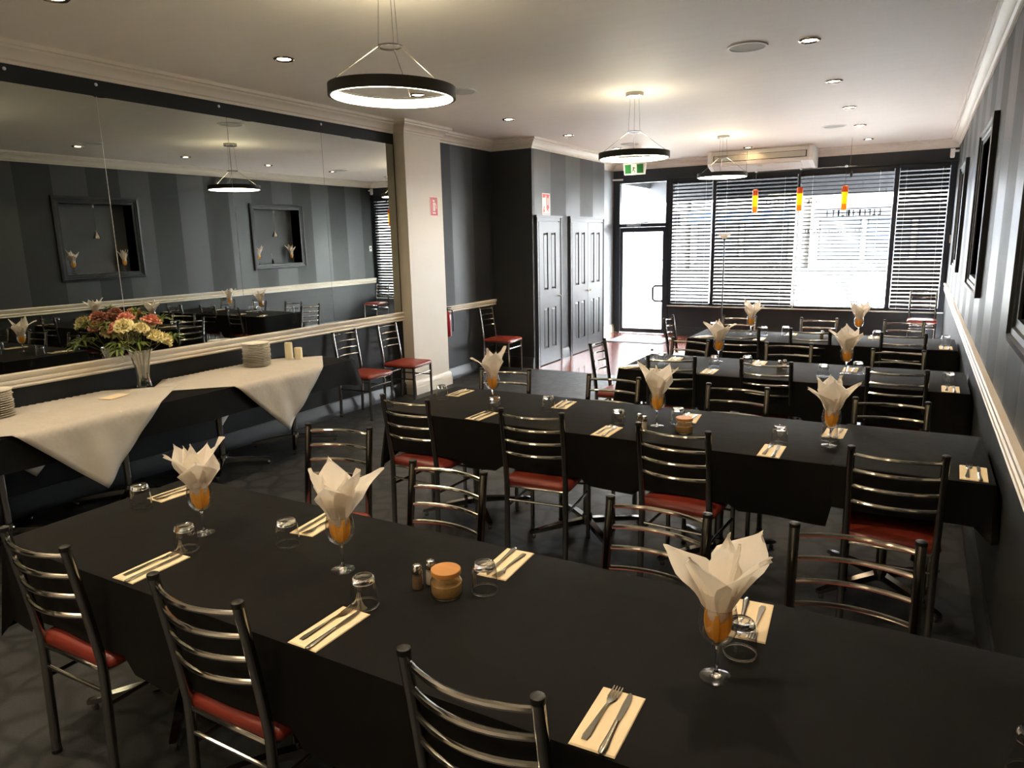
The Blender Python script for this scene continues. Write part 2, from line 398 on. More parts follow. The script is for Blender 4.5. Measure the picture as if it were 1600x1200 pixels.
# ------------------------------------------------------------------ closet doors
def closet_door(name, y0, y1, leaves):
    d = struct(MB().box(CX+.002, CX+.012, y0+.06, y1-.06, .01, 2.04).build(name, 'door_paint', smooth=0))
    ar = MB()
    for a, b in ((y0, y0+.07), (y1-.07, y1)):
        ar.box(CX, CX+.028, a, b, 0, 2.11); ar.box(CX+.028, CX+.038, a+.01 if a == y0 else a+.035, b-.035 if a == y0 else b-.01, 0, 2.11)
    ar.box(CX, CX+.029, y0, y1, 2.04, 2.11); ar.box(CX, CX+.045, y0-.015, y1+.015, 2.09, 2.12)
    ar.build('architrave', 'door_paint', d, smooth=0)
    a0, a1 = y0+.075, y1-.075; lw = (a1-a0)/leaves
    for k in range(leaves):
        l0, l1 = a0+k*lw+.003, a0+(k+1)*lw-.003; w = l1-l0
        px = [(l0+w*.20, l0+w*.42), (l0+w*.58, l0+w*.80)]; pz = [(.24, .82), (1.08, 1.88)]
        lf = MB()
        yb = [l0, px[0][0], px[0][1], px[1][0], px[1][1], l1]
        X0, X1 = CX+.012, CX+.03
        for i in (0, 2, 4): lf.box(X0, X1, yb[i], yb[i+1], .012, 2.03)
        for i in (1, 3):
            for z0, z1 in ((.012, pz[0][0]), (pz[0][1], pz[1][0]), (pz[1][1], 2.03)): lf.box(X0, X1, yb[i], yb[i+1], z0, z1)
        lo = lf.build('leaf', 'door_paint', d, smooth=0)
        for (u0, u1) in px:
            for (z0, z1) in pz:
                g = .018
                L0 = [(CX+.013, u0, z0), (CX+.013, u1, z0), (CX+.013, u1, z1), (CX+.013, u0, z1)]
                L1 = [(CX+.014, u0+.008, z0+.01), (CX+.014, u1-.008, z0+.01), (CX+.014, u1-.008, z1-.01), (CX+.014, u0+.008, z1-.01)]
                L2 = [(CX+.025, u0+g+.008, z0+g+.014), (CX+.025, u1-g-.008, z0+g+.014), (CX+.025, u1-g-.008, z1-g-.014), (CX+.025, u0+g+.008, z1-g-.014)]
                loft(MB(), [L0, L1, L2], False).build('panel', 'door_paint', lo, smooth=0)
        ky = l1-.05 if (leaves == 1 or k == 0) else l0+.05
        MB().lathe([(.008, 0), (.008, .018), (.017, .024), (.018, .034), (.01, .042), (0, .043)], 12, mx=Matrix.Translation((CX+.03, ky, .97)) @ Matrix.Rotation(PI/2, 4, 'Y')).build('knob', 'white', lo)
    return d
closet_door('door_1', 8.84, 9.64, 1)
closet_door('door_2', 9.93, 11.28, 2)

# ------------------------------------------------------------------ shopfront
dd = struct(MB().box(-4.98, -4.93, YB-.03, YB+.08, 0, 2.80).box(-4.05, -3.99, YB-.03, YB+.08, 0, 2.80).box(-4.93, -4.05, YB-.03, YB+.08, 1.97, 2.03).box(-4.93, -4.05, YB-.03, YB+.08, 2.76, 2.80).build('door_3', 'alu_dark', smooth=0))
lf = MB()
lf.box(-4.925, -4.875, YB, YB+.05, .01, 1.965).box(-4.105, -4.055, YB, YB+.05, .01, 1.965).box(-4.875, -4.105, YB, YB+.05, .01, .09).box(-4.875, -4.105, YB, YB+.05, 1.88, 1.965)
lf = lf.build('leaf', 'alu_dark', dd, smooth=0)
MB().box(-4.875, -4.105, YB+.022, YB+.028, .09, 1.88).build('pane', 'pane', lf, smooth=0)
MB().tube([(-4.10, YB, .90), (-4.10, YB-.05, .90), (-4.22, YB-.06, .90), (-4.26, YB-.06, .86), (-4.26, YB-.06, .66), (-4.22, YB-.06, .62), (-4.10, YB-.05, .62), (-4.10, YB, .62)], .021, 8).build('handle', 'alu_dark', lf)
cl = MB().box(-4.78, -4.52, YB-.06, YB, 1.985, 2.03).build('closer', 'alu', dd, smooth=0)
MB().tube([(-4.6, YB-.05, 2.03), (-4.5, YB-.10, 2.04), (-4.38, YB-.02, 2.05)], .009, 6).build('closer_arm', 'alu', dd)
MB().box(-4.93, -4.05, YB+.022, YB+.028, 2.03, 2.76).build('transom_pane', 'pane', dd, smooth=0)
struct(MB().box(-3.99, XR, YB-.06, YB+.12, .53, .548).build('trim_6', 'white', smooth=0))
BAYS = [(-3.93, -3.22), (-3.16, -1.835), (-1.80, -.435), (-.37, .30)]
EDGE = [-3.99, -3.19, -1.818, -.403, .34]
for k, (a, b) in enumerate(BAYS):
    e0, e1 = EDGE[k], EDGE[k+1]
    f = MB(); f.box(e0, a, YB-.02, YB+.09, .55, 2.80); f.box(b, e1, YB-.02, YB+.09, .55, 2.80)
    f.box(a, b, YB+.02, YB+.09, .55, .60); f.box(a, b, YB+.02, YB+.09, 2.74, 2.80)
    w = struct(f.build('window_%d' % (k+1), 'alu_dark' if k not in (9,) else 'alu', smooth=0))
    MB().box(a, b, YB+.06, YB+.066, .60, 2.74).build('pane', 'pane', w, smooth=0)
def lettering(win, rows, seed):
    r = random.Random(seed); mb = MB()
    for x0, x1, z, h in rows:
        x = x0
        while x < x1:
            w = h*r.uniform(.45, .7); y = YB+.057
            for q in range(r.choice((2, 3))):
                if r.random() < .5:
                    u = x+r.uniform(0, .7)*w; mb.box(u, u+h*.16, y, y+.002, z, z+h)
                else:
                    v = z+r.choice((0, .42, .84))*h; mb.box(x, x+w, y, y+.002, v, v+h*.16)
            x += w*1.45
    o = mb.build('lettering', 'black', win, smooth=0, fix=False); o['kind'] = 'stuff'
lettering(bpy.data.objects['window_2'], [(-2.4, -1.9, 2.27, .07)], 3)
lettering(bpy.data.objects['window_3'], [(-1.76, -1.42, 2.27, .07), (-1.4, -.62, 2.05, .10), (-1.7, -.85, 1.80, .05)], 5)
struct(MB().box(.34, XR, YB-.02, YB+.09, .55, 2.80).build('trim_7', 'alu_dark', smooth=0))
struct(MB().box(-1.826, -1.81, YB-.075, YB-.02, .56, 2.5).build('trim_8', 'white', smooth=0))
# venetian blinds
BL = ['in the narrow bay beside the glass door', 'behind the floor lamp', 'in the bright bay in the middle', 'in the corner bay by the striped wall']
TILT = [33, 49, 16, 62]
def blind(k, a, b):
    t = empty('venetian_blind', ((a+b)/2, YB-.045, .57), 0, 'dark slatted venetian blind '+BL[k], 'blind', 'venetian blinds on the shopfront')
    hw = (b-a)/2-.008; H = 2.74-.57
    MB().box(-hw, hw, -.025, .025, H-.045, H).build('head_rail', 'slat', t, smooth=0)
    n = 34; sp = (H-.075)/n; an = math.radians(TILT[k])
    sm = MB()
    cs = [(-.025, -.0012), (-.0125, .0012), (0, .002), (.0125, .0012), (.025, -.0012)]
    lo = []
    for x in (-hw, hw):
        lo.append([(x, y*math.cos(an)-z*math.sin(an), y*math.sin(an)+z*math.cos(an)) for y, z in cs]+[(x, y*math.cos(an)-(z-.0012)*math.sin(an), y*math.sin(an)+(z-.0012)*math.cos(an)) for y, z in reversed(cs)])
    loft(sm, lo); s0 = None
    for i in range(n):
        if s0 is None: s0 = sm.build('slat', 'slat', t); q = s0
        else: q = s0.copy(); COL.objects.link(q)
        q.location = (0, 0, .035+sp*(i+.3))
    MB().box(-hw, hw, -.024, .024, 0, .022).build('bottom_rail', 'slat', t, smooth=0)
    for x in (-hw*.72, hw*.72): MB().tube([(x, -.03, .01), (x, -.03, H-.02)], .0018, 5).build('ladder_cord', 'alu', t)
    MB().tube([(hw*.86, -.034, H-.05), (hw*.86, -.036, H-.32)], .002, 5).lathe([(.004, 0), (.009, .01), (.006, .05), (.002, .055)], 8, (hw*.86, -.036, H-.36)).build('pull_cord', 'black', t)
for k, (a, b) in enumerate(BAYS): blind(k, a, b)

# ------------------------------------------------------------------ outside: pavement, awning, street
struct(MB().box(-30, 26, YB+.12, 60, -.2, -.08).build('ground_street', 'asphalt', smooth=0))
aw = empty('shop_awning', (-1.6, YB+.1, 2.5), 0, 'grey boxed awning over the pavement outside the shopfront', 'awning')
MB().box(-3.6, 6, .02, 2.2, .50, .56).build('soffit', 'awning', aw, smooth=0)
MB().box(-3.6, 6, 2.2, 2.32, 0, .62).build('fascia', 'awning', aw, smooth=0)
MB().box(-3.6, -3.54, .02, 2.2, .3, .56).build('end_board', 'awning', aw, smooth=0)
def building(x0, x1, y, h, label, aw_col):
    t = empty('shop_building', ((x0+x1)/2, y, -.1), 0, label, 'building'); w = (x1-x0)/2
    MB().box(-w, w, 0, 6, 0, h).build('facade', 'render', t, smooth=0)
    MB().box(-w+.3, w-.3, -1.6, 0, 2.5, 3.1).build('canopy', aw_col, t, smooth=0)
    n = max(1, int(w*2/2.2))
    for i in range(n):
        a = -w+.4+i*(2*w-.8)/n; b = a+(2*w-.8)/n-.25
        f = MB().box(a, b, -.03, 0, .5, 2.6).build('window', 'alu_dark', t, smooth=0)
        MB().box(a+.08, b-.08, -.04, -.03, .58, 2.52).build('pane', pbr('shop_glass', '5a6470', .1), f, smooth=0)
building(-24, -11.5, 40, 6.2, 'pale two storey shop across the street beyond the glass door', 'awning')
building(-11.2, -5.4, 40, 5.4, 'pale low shop with blue canopy across the street', 'car_blue')
building(-5.0, 9, 40, 6.6, 'pale shop across the street beyond the corner blind', 'awning')
def car(x, y, m, label):
    t = empty('parked_car', (x, y, -.08), 0, label, 'car')
    body = [(-2.1, .3), (-2.12, .62), (-1.95, .82), (-1.3, .9), (-.75, 1.38), (.75, 1.42), (1.45, .95), (2.05, .85), (2.12, .55), (2.1, .3)]
    mx = Matrix.Rotation(PI/2, 4, 'X')
    MB().prism(body, -.85, .85, mx=mx).build('body', m, t)
    gl = [(-1.18, .92), (-.7, 1.33), (.7, 1.36), (1.3, .95)]
    MB().prism(gl, -.86, .86, mx=mx).build('windows', pbr('car_glass', '20262c', .08), t)
    for sx in (-1.3, 1.3):
        for sy in (-.78, .78):
            MB().lathe([(.16, -.1), (.31, -.1), (.33, -.06), (.33, .06), (.31, .1), (.16, .1)], 18, closed=True, mx=Matrix.Translation((sx, sy, .33)) @ Matrix.Rotation(PI/2, 4, 'X')).lathe([(.17, -.07), (.17, .07)], 12, mx=Matrix.Translation((sx, sy, .33)) @ Matrix.Rotation(PI/2, 4, 'X')).build('wheel', 'tyre', t)
car(3.0, 36, 'car_red', 'red hatchback parked on the street beyond the corner blind')
# entrance mat, sign plates, small fittings on the walls
tag(MB().prism(rrect(.5, .36, .02), 0, .012, mx=Matrix.Translation((-4.2, 11.95, 0))).build('door_mat', pbr('grey_mat', '6e7276', .95, bmp=.4, var=.2, scale=90), smooth=0), 'grey entrance mat on the boards inside the glass door', 'mat')

# ------------------------------------------------------------------ ceiling fittings
def downlight(x, y, label, lit=True):
    t = empty('downlight', (x, y, C-.001), 0, label, 'downlight', 'recessed ceiling downlights')
    MB().lathe([(.048, -.001), (.05, -.006), (.066, -.012), (.074, -.006), (.075, 0), (.048, 0)], 24, closed=True).build('trim_ring', 'chrome', t)
    MB().lathe([(.047, -.003), (0, -.003)], 18).build('lamp', 'downlight', t)
    if lit:
        l = bpy.data.lights.new('spot', 'SPOT'); l.energy = SPOT_W; l.spot_size = math.radians(118); l.spot_blend = .8
        l.color = (1.0, .80, .56); l.shadow_soft_size = .05
        lo = bpy.data.objects.new('spot', l); COL.objects.link(lo); lo.parent = t; lo.location = (0, 0, -.02)
for i, y in enumerate((12.0, 10.4, 8.86, 7.28, 5.68)):
    downlight(-.79, y, 'chrome rimmed downlight, %s from the window in the row along the striped wall' % ORD[i])
for i, y in enumerate((10.6, 8.86, 7.29, 5.6, 4.0)):
    downlight(-4.13, y, 'chrome rimmed downlight, %s from the window in the row along the mirrored wall' % ORD[i])
downlight(-2.46, 11.86, 'warm downlight in the ceiling in front of the air conditioner')
for x, y, w in ((-.79, 4.1, 'striped wall above the second table'), (-.79, 2.5, 'striped wall above the front table'), (-4.13, 2.4, 'mirrored wall above the buffet'), (-.79, .9, 'striped wall behind the front table'), (-2.45, 1.0, 'middle aisle behind the front table'), (-4.13, .8, 'mirrored wall behind the buffet'), (-.79, -.7, 'striped wall, added unseen in the rear for brightness'), (-2.45, -1.0, 'aisle, added unseen in the rear for brightness'), (-4.13, -.8, 'mirrored wall, added unseen in the rear for brightness'), (-.79, -2.6, 'rear wall on the striped side, added unseen for brightness'), (-2.45, -2.6, 'rear wall in the middle, added unseen for brightness'), (-4.13, -2.6, 'rear wall on the mirrored side, added unseen for brightness')):
    downlight(x, y, 'chrome rimmed downlight by the '+w)  # those behind the camera are unseen, added to lift the room's brightness
SP = [(-1.20, 5.62, 'above the second table'), (-1.08, 10.3, 'near the window on the striped side'), (-3.72, 5.7, 'beside the large ring pendant'), (-3.8, 10.27, 'near the closet doors')]
for x, y, w in SP:
    t = empty('ceiling_speaker', (x, y, C-.001), 0, 'round white flush ceiling speaker '+w, 'speaker', 'flush ceiling speakers')
    MB().lathe([(.125, 0), (.125, -.008), (.14, -.008), (.142, 0)], 32, closed=True).build('rim', 'white', t)
    MB().lathe([(.125, -.004), (.06, -.006), (0, -.0065)], 32).build('grille', pbr('speaker_grille', 'c4c2bb', .8, bmp=.3, var=.05, scale=300), t)
def ring_pendant(x, y, z, zs, tilt, label):
    t = empty('ring_pendant', (x, y, C), 0, label, 'pendant lamp', 'ring pendants down the middle of the ceiling')
    R = .335; h = .028
    rm = Matrix.Translation((0, 0, z-C)) @ Matrix.Rotation(math.radians(tilt), 4, 'Y')
    MB().lathe([(R, -h), (R, h), (R-.016, h), (R-.016, -h)], 64, closed=True, mx=rm).build('ring_band', pbr('black_band', '1b1a15', .5), t)
    MB().lathe([(R-.0165, -h-.001), (R-.0165, h-.012), (R-.019, h-.012), (R-.019, -h-.001)], 64, closed=True, mx=rm).build('light_strip', 'ring_light', t)
    MB().lathe([(.066, -.004), (.066, .004), (.058, .004), (.058, -.004)], 28, (0, 0, zs-C), closed=True).build('hub_ring', 'chrome', t)
    for k in range(3):
        a = PI/2+2*PI*k/3+.35
        e = rm @ Vector(((R-.008)*math.cos(a), (R-.008)*math.sin(a), h))
        MB().tube([(.062*math.cos(a), .062*math.sin(a), zs-C), e], .0024, 6).build('cable', 'steel', t)
        MB().tube([(.045*math.cos(a), .045*math.sin(a), -.03), (.062*math.cos(a), .062*math.sin(a), zs-C)], .0012, 5).build('wire', 'black', t)
    MB().lathe([(.085, 0), (.085, -.03), (.08, -.034), (0, -.034)], 28).build('canopy', 'chrome', t)
ring_pendant(-2.50, 3.17, 2.575, 2.80, 2.0, 'large black ring pendant with glowing inner strip above the aisle by the buffet')
ring_pendant(-2.45, 6.73, 2.555, 2.77, 0, 'black ring pendant hanging beyond the second table before the exit sign')
ring_pendant(-2.46, 10.27, 2.60, 2.83, 0, 'black ring pendant hanging below the air conditioner')
ring_pendant(-2.46, -.36, 2.575, 2.80, 0, 'black ring pendant added unseen in the rear to brighten the room')  # unseen lamp behind the camera, added to brighten the room
# air conditioner
ac = empty('air_conditioner', (-2.34, 12.1, 2.82), 0, 'long white ceiling mounted air conditioner above the blinds', 'air conditioner')
def xprism(poly, x0, x1): # poly in (y,z)
    mb = MB(); loft(mb, [[(x0, y, z) for y, z in poly], [(x1, y, z) for y, z in poly]]); return mb
bodyp = [(0, .29), (0, .115), (.03, .075), (.33, .0), (.62, .0), (.62, .29)]
xprism(bodyp, -.74, .74).build('body', pbr('ac_case', 'd9d4c8', .4), ac, smooth=20)
capp = [(-.012, .294), (-.012, .11), (.02, .066), (.33, -.008), (.62, -.008), (.62, .294)]
for a, b in ((-.80, -.74), (.74, .80)): xprism(capp, a, b).build('end_cap', 'white', ac, smooth=20)
MB().box(-.71, .71, -.006, .0, .125, .225).build('intake_frame', 'black', ac, smooth=0)
MB().box(-.695, .695, -.012, -.005, .135, .218).build('intake_panel', pbr('ac_grille', 'b9b4a6', .5), ac, smooth=0)
xprism([(.06, .058), (.28, .003), (.282, .010), (.06, .066)], -.62, .62).build('air_outlet', 'white', ac, smooth=0)
MB().box(-.035, .035, .10, .16, .035, .045).build('sensor', 'cream', ac, smooth=0)
# amber pendants on a low track
tr = empty('light_track', (-1.64, 11.72, 2.735), 0, 'thin steel cable track stretched across below the air conditioner', 'light track')
MB().tube([(-.80, 0, 0), (.75, 0, -.005)], .004, 6).build('cable', 'steel', tr)
MB().tube([(-.80, 0, 0), (-.80, 0, .385)], .003, 6).build('support', 'steel', tr)
MB().tube([(.66, 0, -.005), (.66, 0, .385)], .003, 6).build('support', 'steel', tr)
MB().lathe([(.008, 0), (.018, .015), (.016, .07), (.006, .085)], 10, (.68, 0, -.16)).tube([(.68, 0, -.08), (.67, 0, 0)], .002, 5).build('tensioner', 'black', tr)
for x, zt, lab in ((-2.29, 2.47, 'by the floor lamp'), (-1.645, 2.47, 'in the middle of the three'), (-1.03, 2.46, 'before the bright blind')):
    t = empty('amber_pendant', (x, 11.72, zt), 0, 'slim amber glass cylinder pendant '+lab, 'pendant lamp', 'amber cylinder pendants')
    MB().tube([(0, 0, 0), (0, 0, 2.732-zt)], .0028, 6).build('stem', 'steel', t)
    MB().lathe([(.012, 2.72-zt), (.02, 2.725-zt), (.02, 2.745-zt), (0, 2.75-zt)], 12).build('mount', 'alu', t)
    MB().lathe([(.036, -.345), (.04, -.30), (.04, -.26), (.034, -.26), (.034, -.345)], 20, closed=True).build('lower_shade', 'amber', t)
    MB().shell([(.04, -.26), (.043, -.09)], 20).build('middle_shade', 'amber_glow', t)
    MB().lathe([(.043, -.09), (.043, -.01), (.03, 0), (0, .002)], 20).build('upper_shade', 'amber_dark', t)
# exit sign
ex = empty('exit_sign', (-3.95, 10.9, 2.74), 0, 'green running figure exit sign box hung below the ceiling', 'sign')
loft(MB(), [[(-.16, -.03, .0), (.16, -.03, 0), (.16, .03, 0), (-.16, .03, 0)], [(-.175, -.05, .17), (.175, -.05, .17), (.175, .05, .17), (-.175, .05, .17)]]).build('case', 'white', ex, smooth=0)
sl = lambda z: -.0325-.02*z/.17
sgn = lambda x0, x1, z0, z1: [(x0, sl(z0), z0), (x1, sl(z0), z0), (x1, sl(z1), z1), (x0, sl(z1), z1)]
MB().add(sgn(-.15, .15, .018, .15), [(0, 1, 2, 3)]).build('green_panel', 'green_sign', ex, smooth=0)
MB().add([(x, y-.001, z) for x, y, z in sgn(-.045, .045, .018, .15)], [(0, 1, 2, 3)]).build('door_panel', 'sign_white', ex, smooth=0)
rmx = Matrix.Translation((0, -.048, .082)) @ Matrix.Rotation(PI/2-.117, 4, 'X')
run = MB()
run.prism([(.012*math.cos(a*PI/5), .045+.012*math.sin(a*PI/5)) for a in range(10)], 0, .002)
def limb(a, b, w):
    d = Vector((b[0]-a[0], b[1]-a[1])).normalized(); n_ = (-d.y*w, d.x*w)
    run.prism([(a[0]+n_[0], a[1]+n_[1]), (a[0]-n_[0], a[1]-n_[1]), (b[0]-n_[0], b[1]-n_[1]), (b[0]+n_[0], b[1]+n_[1])], 0, .002)
for a, b, w in (((.002, .03), (-.01, -.012), .010), ((.0, .026), (-.026, .02), .0045), ((-.026, .02), (-.034, .0), .004), ((.002, .024), (.02, .006), .0045), ((.02, .006), (.034, .012), .004), ((-.008, -.01), (.012, -.03), .006), ((.012, -.03), (.016, -.056), .005), ((-.01, -.01), (-.022, -.034), .006), ((-.022, -.034), (-.042, -.04), .005)): limb(a, b, w)
run.v = [tuple(rmx @ Vector(p)) for p in run.v]
run.build('running_figure', 'leaf_dark', ex, smooth=0)
MB().box(-.1, .1, -.012, .012, .17, .379).build('hanger', 'white', ex, smooth=0)
# fire signs
fs = empty('fire_sign', (-5.12, 7.17, 2.21), 0, 'small red fire extinguisher sign on the cream pilaster', 'sign')
MB().box(.0005, .003, -.08, .08, -.11, .11).build('plate', 'red_sign', fs, smooth=0)
mxs = Matrix(((0, 0, 1, .003), (1, 0, 0, 0), (0, 1, 0, 0), (0, 0, 0, 1)))
MB().prism(rrect(.022, .05, .012), 0, .001, mx=mxs @ Matrix.Translation((.0, -.01, 0))).prism([(-.012, .045), (.012, .045), (.016, .07), (-.03, .075), (-.03, .065)], 0, .001, mx=mxs).prism([(.02, .04), (.045, .02), (.05, -.03), (.043, -.03), (.038, .016), (.016, .032)], 0, .001, mx=mxs).box(.003, .0035, -.03, .03, -.09, -.072).build('extinguisher_symbol', 'sign_paper', fs, smooth=0)
MB().box(.0005, .0032, -.082, -.074, -.11, .11).box(.0005, .0032, .074, .082, -.11, .11).box(.0005, .0032, -.082, .082, .102, .11).build('border', 'sign_paper', fs, smooth=0)
f2 = empty('fire_notice', (CX, 9.2, 2.27), 0, 'red and white fire equipment notice above the single closet door', 'sign')
MB().box(.0005, .003, -.12, .12, -.15, .15).build('plate', 'sign_paper', f2, smooth=0)
MB().box(.003, .004, -.11, .11, .12, .14).box(.003, .004, .01, .09, -.06, .12).box(.003, .004, -.11, -.02, .09, .12).box(.003, .004, -.11, .11, -.135, -.125).prism([(-.10, -.11), (-.07, -.03), (-.045, -.02), (-.06, -.06), (-.035, -.1)], 0, .001, mx=mxs).prism([(.0, -.1), (.03, -.07), (.06, -.1), (.075, -.07), (.03, -.045)], 0, .001, mx=mxs).build('red_print', 'red_sign', f2, smooth=0)
MB().prism(rrect(.012, .05, .008), 0, .001, mx=mxs @ Matrix.Translation((.05, .04, .0015))).build('extinguisher_symbol', 'sign_paper', f2, smooth=0)
fe = empty('fire_extinguisher', (XL+.085, 7.44, .60), 0, 'red fire extinguisher hung on the wall just past the cream pilaster', 'fire extinguisher')
MB().lathe([(0, 0), (.05, 0), (.055, .012), (.055, .27), (.045, .3), (.02, .325), (0, .325)], 20).build('cylinder', 'red_metal', fe)
MB().lathe([(.016, .32), (.016, .36), (0, .36)], 10).box(-.012, .07, -.01, .01, .362, .372).box(-.012, .06, -.01, .01, .338, .345).build('valve', 'black', fe)
MB().tube([(.02, 0, .34), (.05, .05, .33), (.055, .062, .2), (.05, .06, .06)], .008, 8).build('hose', 'black', fe)
MB().box(-.0845, -.05, -.03, .03, .12, .26).build('bracket', 'black', fe, smooth=0)
ms = empty('motion_sensor', (.30, 12.76, 2.90), 0, 'white corner motion sensor under the cornice by the blinds', 'sensor')
loft(MB(), [[(x*.8, y*.8, -.06) for x, y in rrect(.028, .022, .01)], [(x, y, -.04) for x, y in rrect(.03, .024, .01)], [(x, y, .07) for x, y in rrect(.03, .024, .01)]]).build('case', 'white', ms)
MB().box(-.01, .085, -.008, .008, .02, .05).build('bracket', 'white', ms, smooth=0)
sw = empty('wall_switch', (XR, 12.7, 1.66), 0, 'white wall thermostat on the striped wall beside the blinds', 'switch')
MB().prism(rrect(.04, .06, .006), 0, .018, mx=Matrix.Rotation(-PI/2, 4, 'Y') @ Matrix.Rotation(PI/2, 4, 'Z')).build('plate', 'white', sw)
MB().box(-.021, -.017, -.016, .016, -.01, .03).build('display', 'niche_inner', sw, smooth=0)
sb = empty('door_sensor', (-4.985, 12.80, 2.83), 0, 'short white sensor bar beside the top of the glass door', 'sensor')
MB().tube([(-.083, 0, 0), (.12, -.005, -.004)], .016, 10).build('bar', 'white', sb)
MB().box(.03, .06, 0, .05, -.012, .012).build('bracket', 'white', sb, smooth=0)
# floor lamp
lp = empty('floor_lamp', (-2.87, 12.3, 0), 0, 'black pole uplighter with white glass bowl before the blinds', 'floor lamp')
MB().lathe([(0, 0), (.13, 0), (.13, .015), (.03, .03), (0, .03)], 24).build('base', 'black', lp)
MB().tube([(0, 0, .02), (0, 0, 1.72)], .0125, 8).build('pole', 'black', lp)
MB().lathe([(.008, 1.69), (.022, 1.705), (.026, 1.73), (.01, 1.74)], 14).build('collar', 'black', lp)
MB().shell([(.02, 1.735), (.05, 1.752), (.085, 1.785), (.115, 1.825), (.112, 1.826), (.08, 1.788), (.045, 1.76), (.018, 1.742)], 24).build('bowl', paper('opal_glass', 'f2efe6', .5), lp)

# ------------------------------------------------------------------ chairs
def make_chair():
    t = empty('dining_chair', (0, 0, 0))
    sx = .176; yb, ym, yt = -.215, -.200, -.262
    def py(z): # rear post line
        return yb+(ym-yb)*z/.44 if z < .44 else ym+(yt-ym)*((z-.44)/.45)**1.15
    for s in (-1, 1):
        pts = [(s*sx, py(z), z) for z in (.012, .2, .38, .46, .55, .65, .75, .83, .885)]
        p = MB().tube(pts, .016, 12, mx=None).build('back_post', 'chrome', t)
        MB().lathe([(.0165, -.008), (.0172, .002), (.0165, .007), (.012, .0095), (0, .01)], 12, (s*sx, py(.885), .885)).build('cap', 'black', p)
        MB().lathe([(0, 0), (.017, 0), (.0175, .014), (.016, .014)], 10, (s*sx, py(0), 0)).build('glide', 'black', p)
        q = MB().tube([(s*.182, .19, .012), (s*.18, .188, .43)], .0125, 10).build('leg', 'chrome', t)
        MB().lathe([(0, 0), (.014, 0), (.0145, .014), (.012, .014)], 10, (s*.182, .19, 0)).build('glide', 'black', q)
        MB().tube([(s*.179, py(.30), .30), (s*.18, .188, .30)], .0075, 8).build('side_stretcher', 'chrome', t)
    for z in (.856, .782, .708, .634):
        pts = []
        for k in range(11):
            u = -1+2*k/10; pts.append((u*(sx-.002), py(z)-.045*(1-u*u)+.002, z))
        MB().tube(pts, .0085, 8, caps=False).build('rung', 'chrome_rung', t)
    MB().tube([(-sx, py(.345), .345), (sx, py(.345), .345)], .007, 8).build('rear_stretcher', 'chrome_rung', t)
    MB().tube([(-.18, .188, .345), (.18, .188, .345)], .007, 8).build('front_stretcher', 'chrome', t)
    fr = MB(); loop = [(x, y-.005, .425) for x, y in rrect(.178, .195, .02, 2)]
    fr.tube(loop+loop[:1], .008, 8).build('seat_frame', 'chrome_rung', t)
    st = MB(); L = []
    for ins, z in ((.02, .425), (.004, .43), (0, .44), (.002, .455), (.014, .468), (.05, .476), (.12, .48)):
        L.append([(x, y+.006, z) for x, y in rrect(.2-ins, .205-ins, max(.03-ins*.3, .012), 3)])
    loft(st, L); st.build('seat', 'vinyl', t, smooth=50)
    return t
chair0 = make_chair(); _used = [False]
def chair(x, y, deg, label, group):
    if not _used[0]: o = chair0; _used[0] = True
    else: o = copy_tree(chair0)
    o.location = (x, y, 0); o.rotation_euler = (0, 0, math.radians(deg)); tag(o, label, 'chair', group)
    return o
GC = 'chrome ladder-back chairs with red seats'
TN = {1: 'front table', 2: 'second table', 3: 'third table', 4: 'window table'}
def chair_row(T, side, lst):
    """lst from the mirrored wall to the striped wall: (x, y, deg)"""
    for i, (x, y, a) in enumerate(lst):
        chair(x, y, a, 'chrome ladder-back chair, %s side of %s, %s from mirrored wall' % (side, TN[T], ORD[i]), GC)
chair_row(1, 'room', [(-2.43, 1.36, 1), (-1.65, 1.375, 0), (-.77, 1.40, -2)])
chair_row(1, 'window', [(-2.45, 2.34, 192), (-1.625, 2.03, 180), (-.735, 1.995, 177), (-.09, 2.04, 183)])
chair_row(2, 'room', [(-2.60, 3.535, -3), (-1.79, 3.54, 6), (-.96, 3.53, -4), (-.02, 3.55, 1)])
chair_row(2, 'window', [(-2.46, 4.08, 195), (-1.72, 4.12, 180), (-.91, 4.12, 180), (-.06, 4.06, 183)])
chair_row(3, 'room', [(-1.66, 5.55, 12), (-.905, 5.62, -3), (-.08, 5.61, 2)])
chair_row(3, 'window', [(-1.80, 6.02, 165), (-.86, 6.06, 190), (-.06, 5.98, 186)])
chair(-2.19, 5.86, -88, 'chrome ladder-back chair at the entry end of the third table', GC)
chair_row(4, 'room', [(-1.55, 7.52, 10), (-.87, 7.58, 2), (-.08, 7.56, 2)])
chair_row(4, 'window', [(-1.73, 8.02, 180), (-.87, 8.06, 186), (-.08, 8.08, 181)])
chair(-2.19, 7.95, -88, 'chrome ladder-back chair at the entry end of the window table', GC)
chair(-4.98, 5.62, -88, 'chrome chair with shiny red seat against the mirrored wall next to the buffet', GC)
chair(-4.97, 6.32, -85, 'chrome chair with red seat against the mirrored wall beside the cream pilaster', GC)
chair(-4.93, 8.40, -88, 'chrome chair with red seat in the alcove beside the closet block', GC)
chair(.10, 12.47, 180, 'chrome chair with red seat in the corner against the blinds', GC)

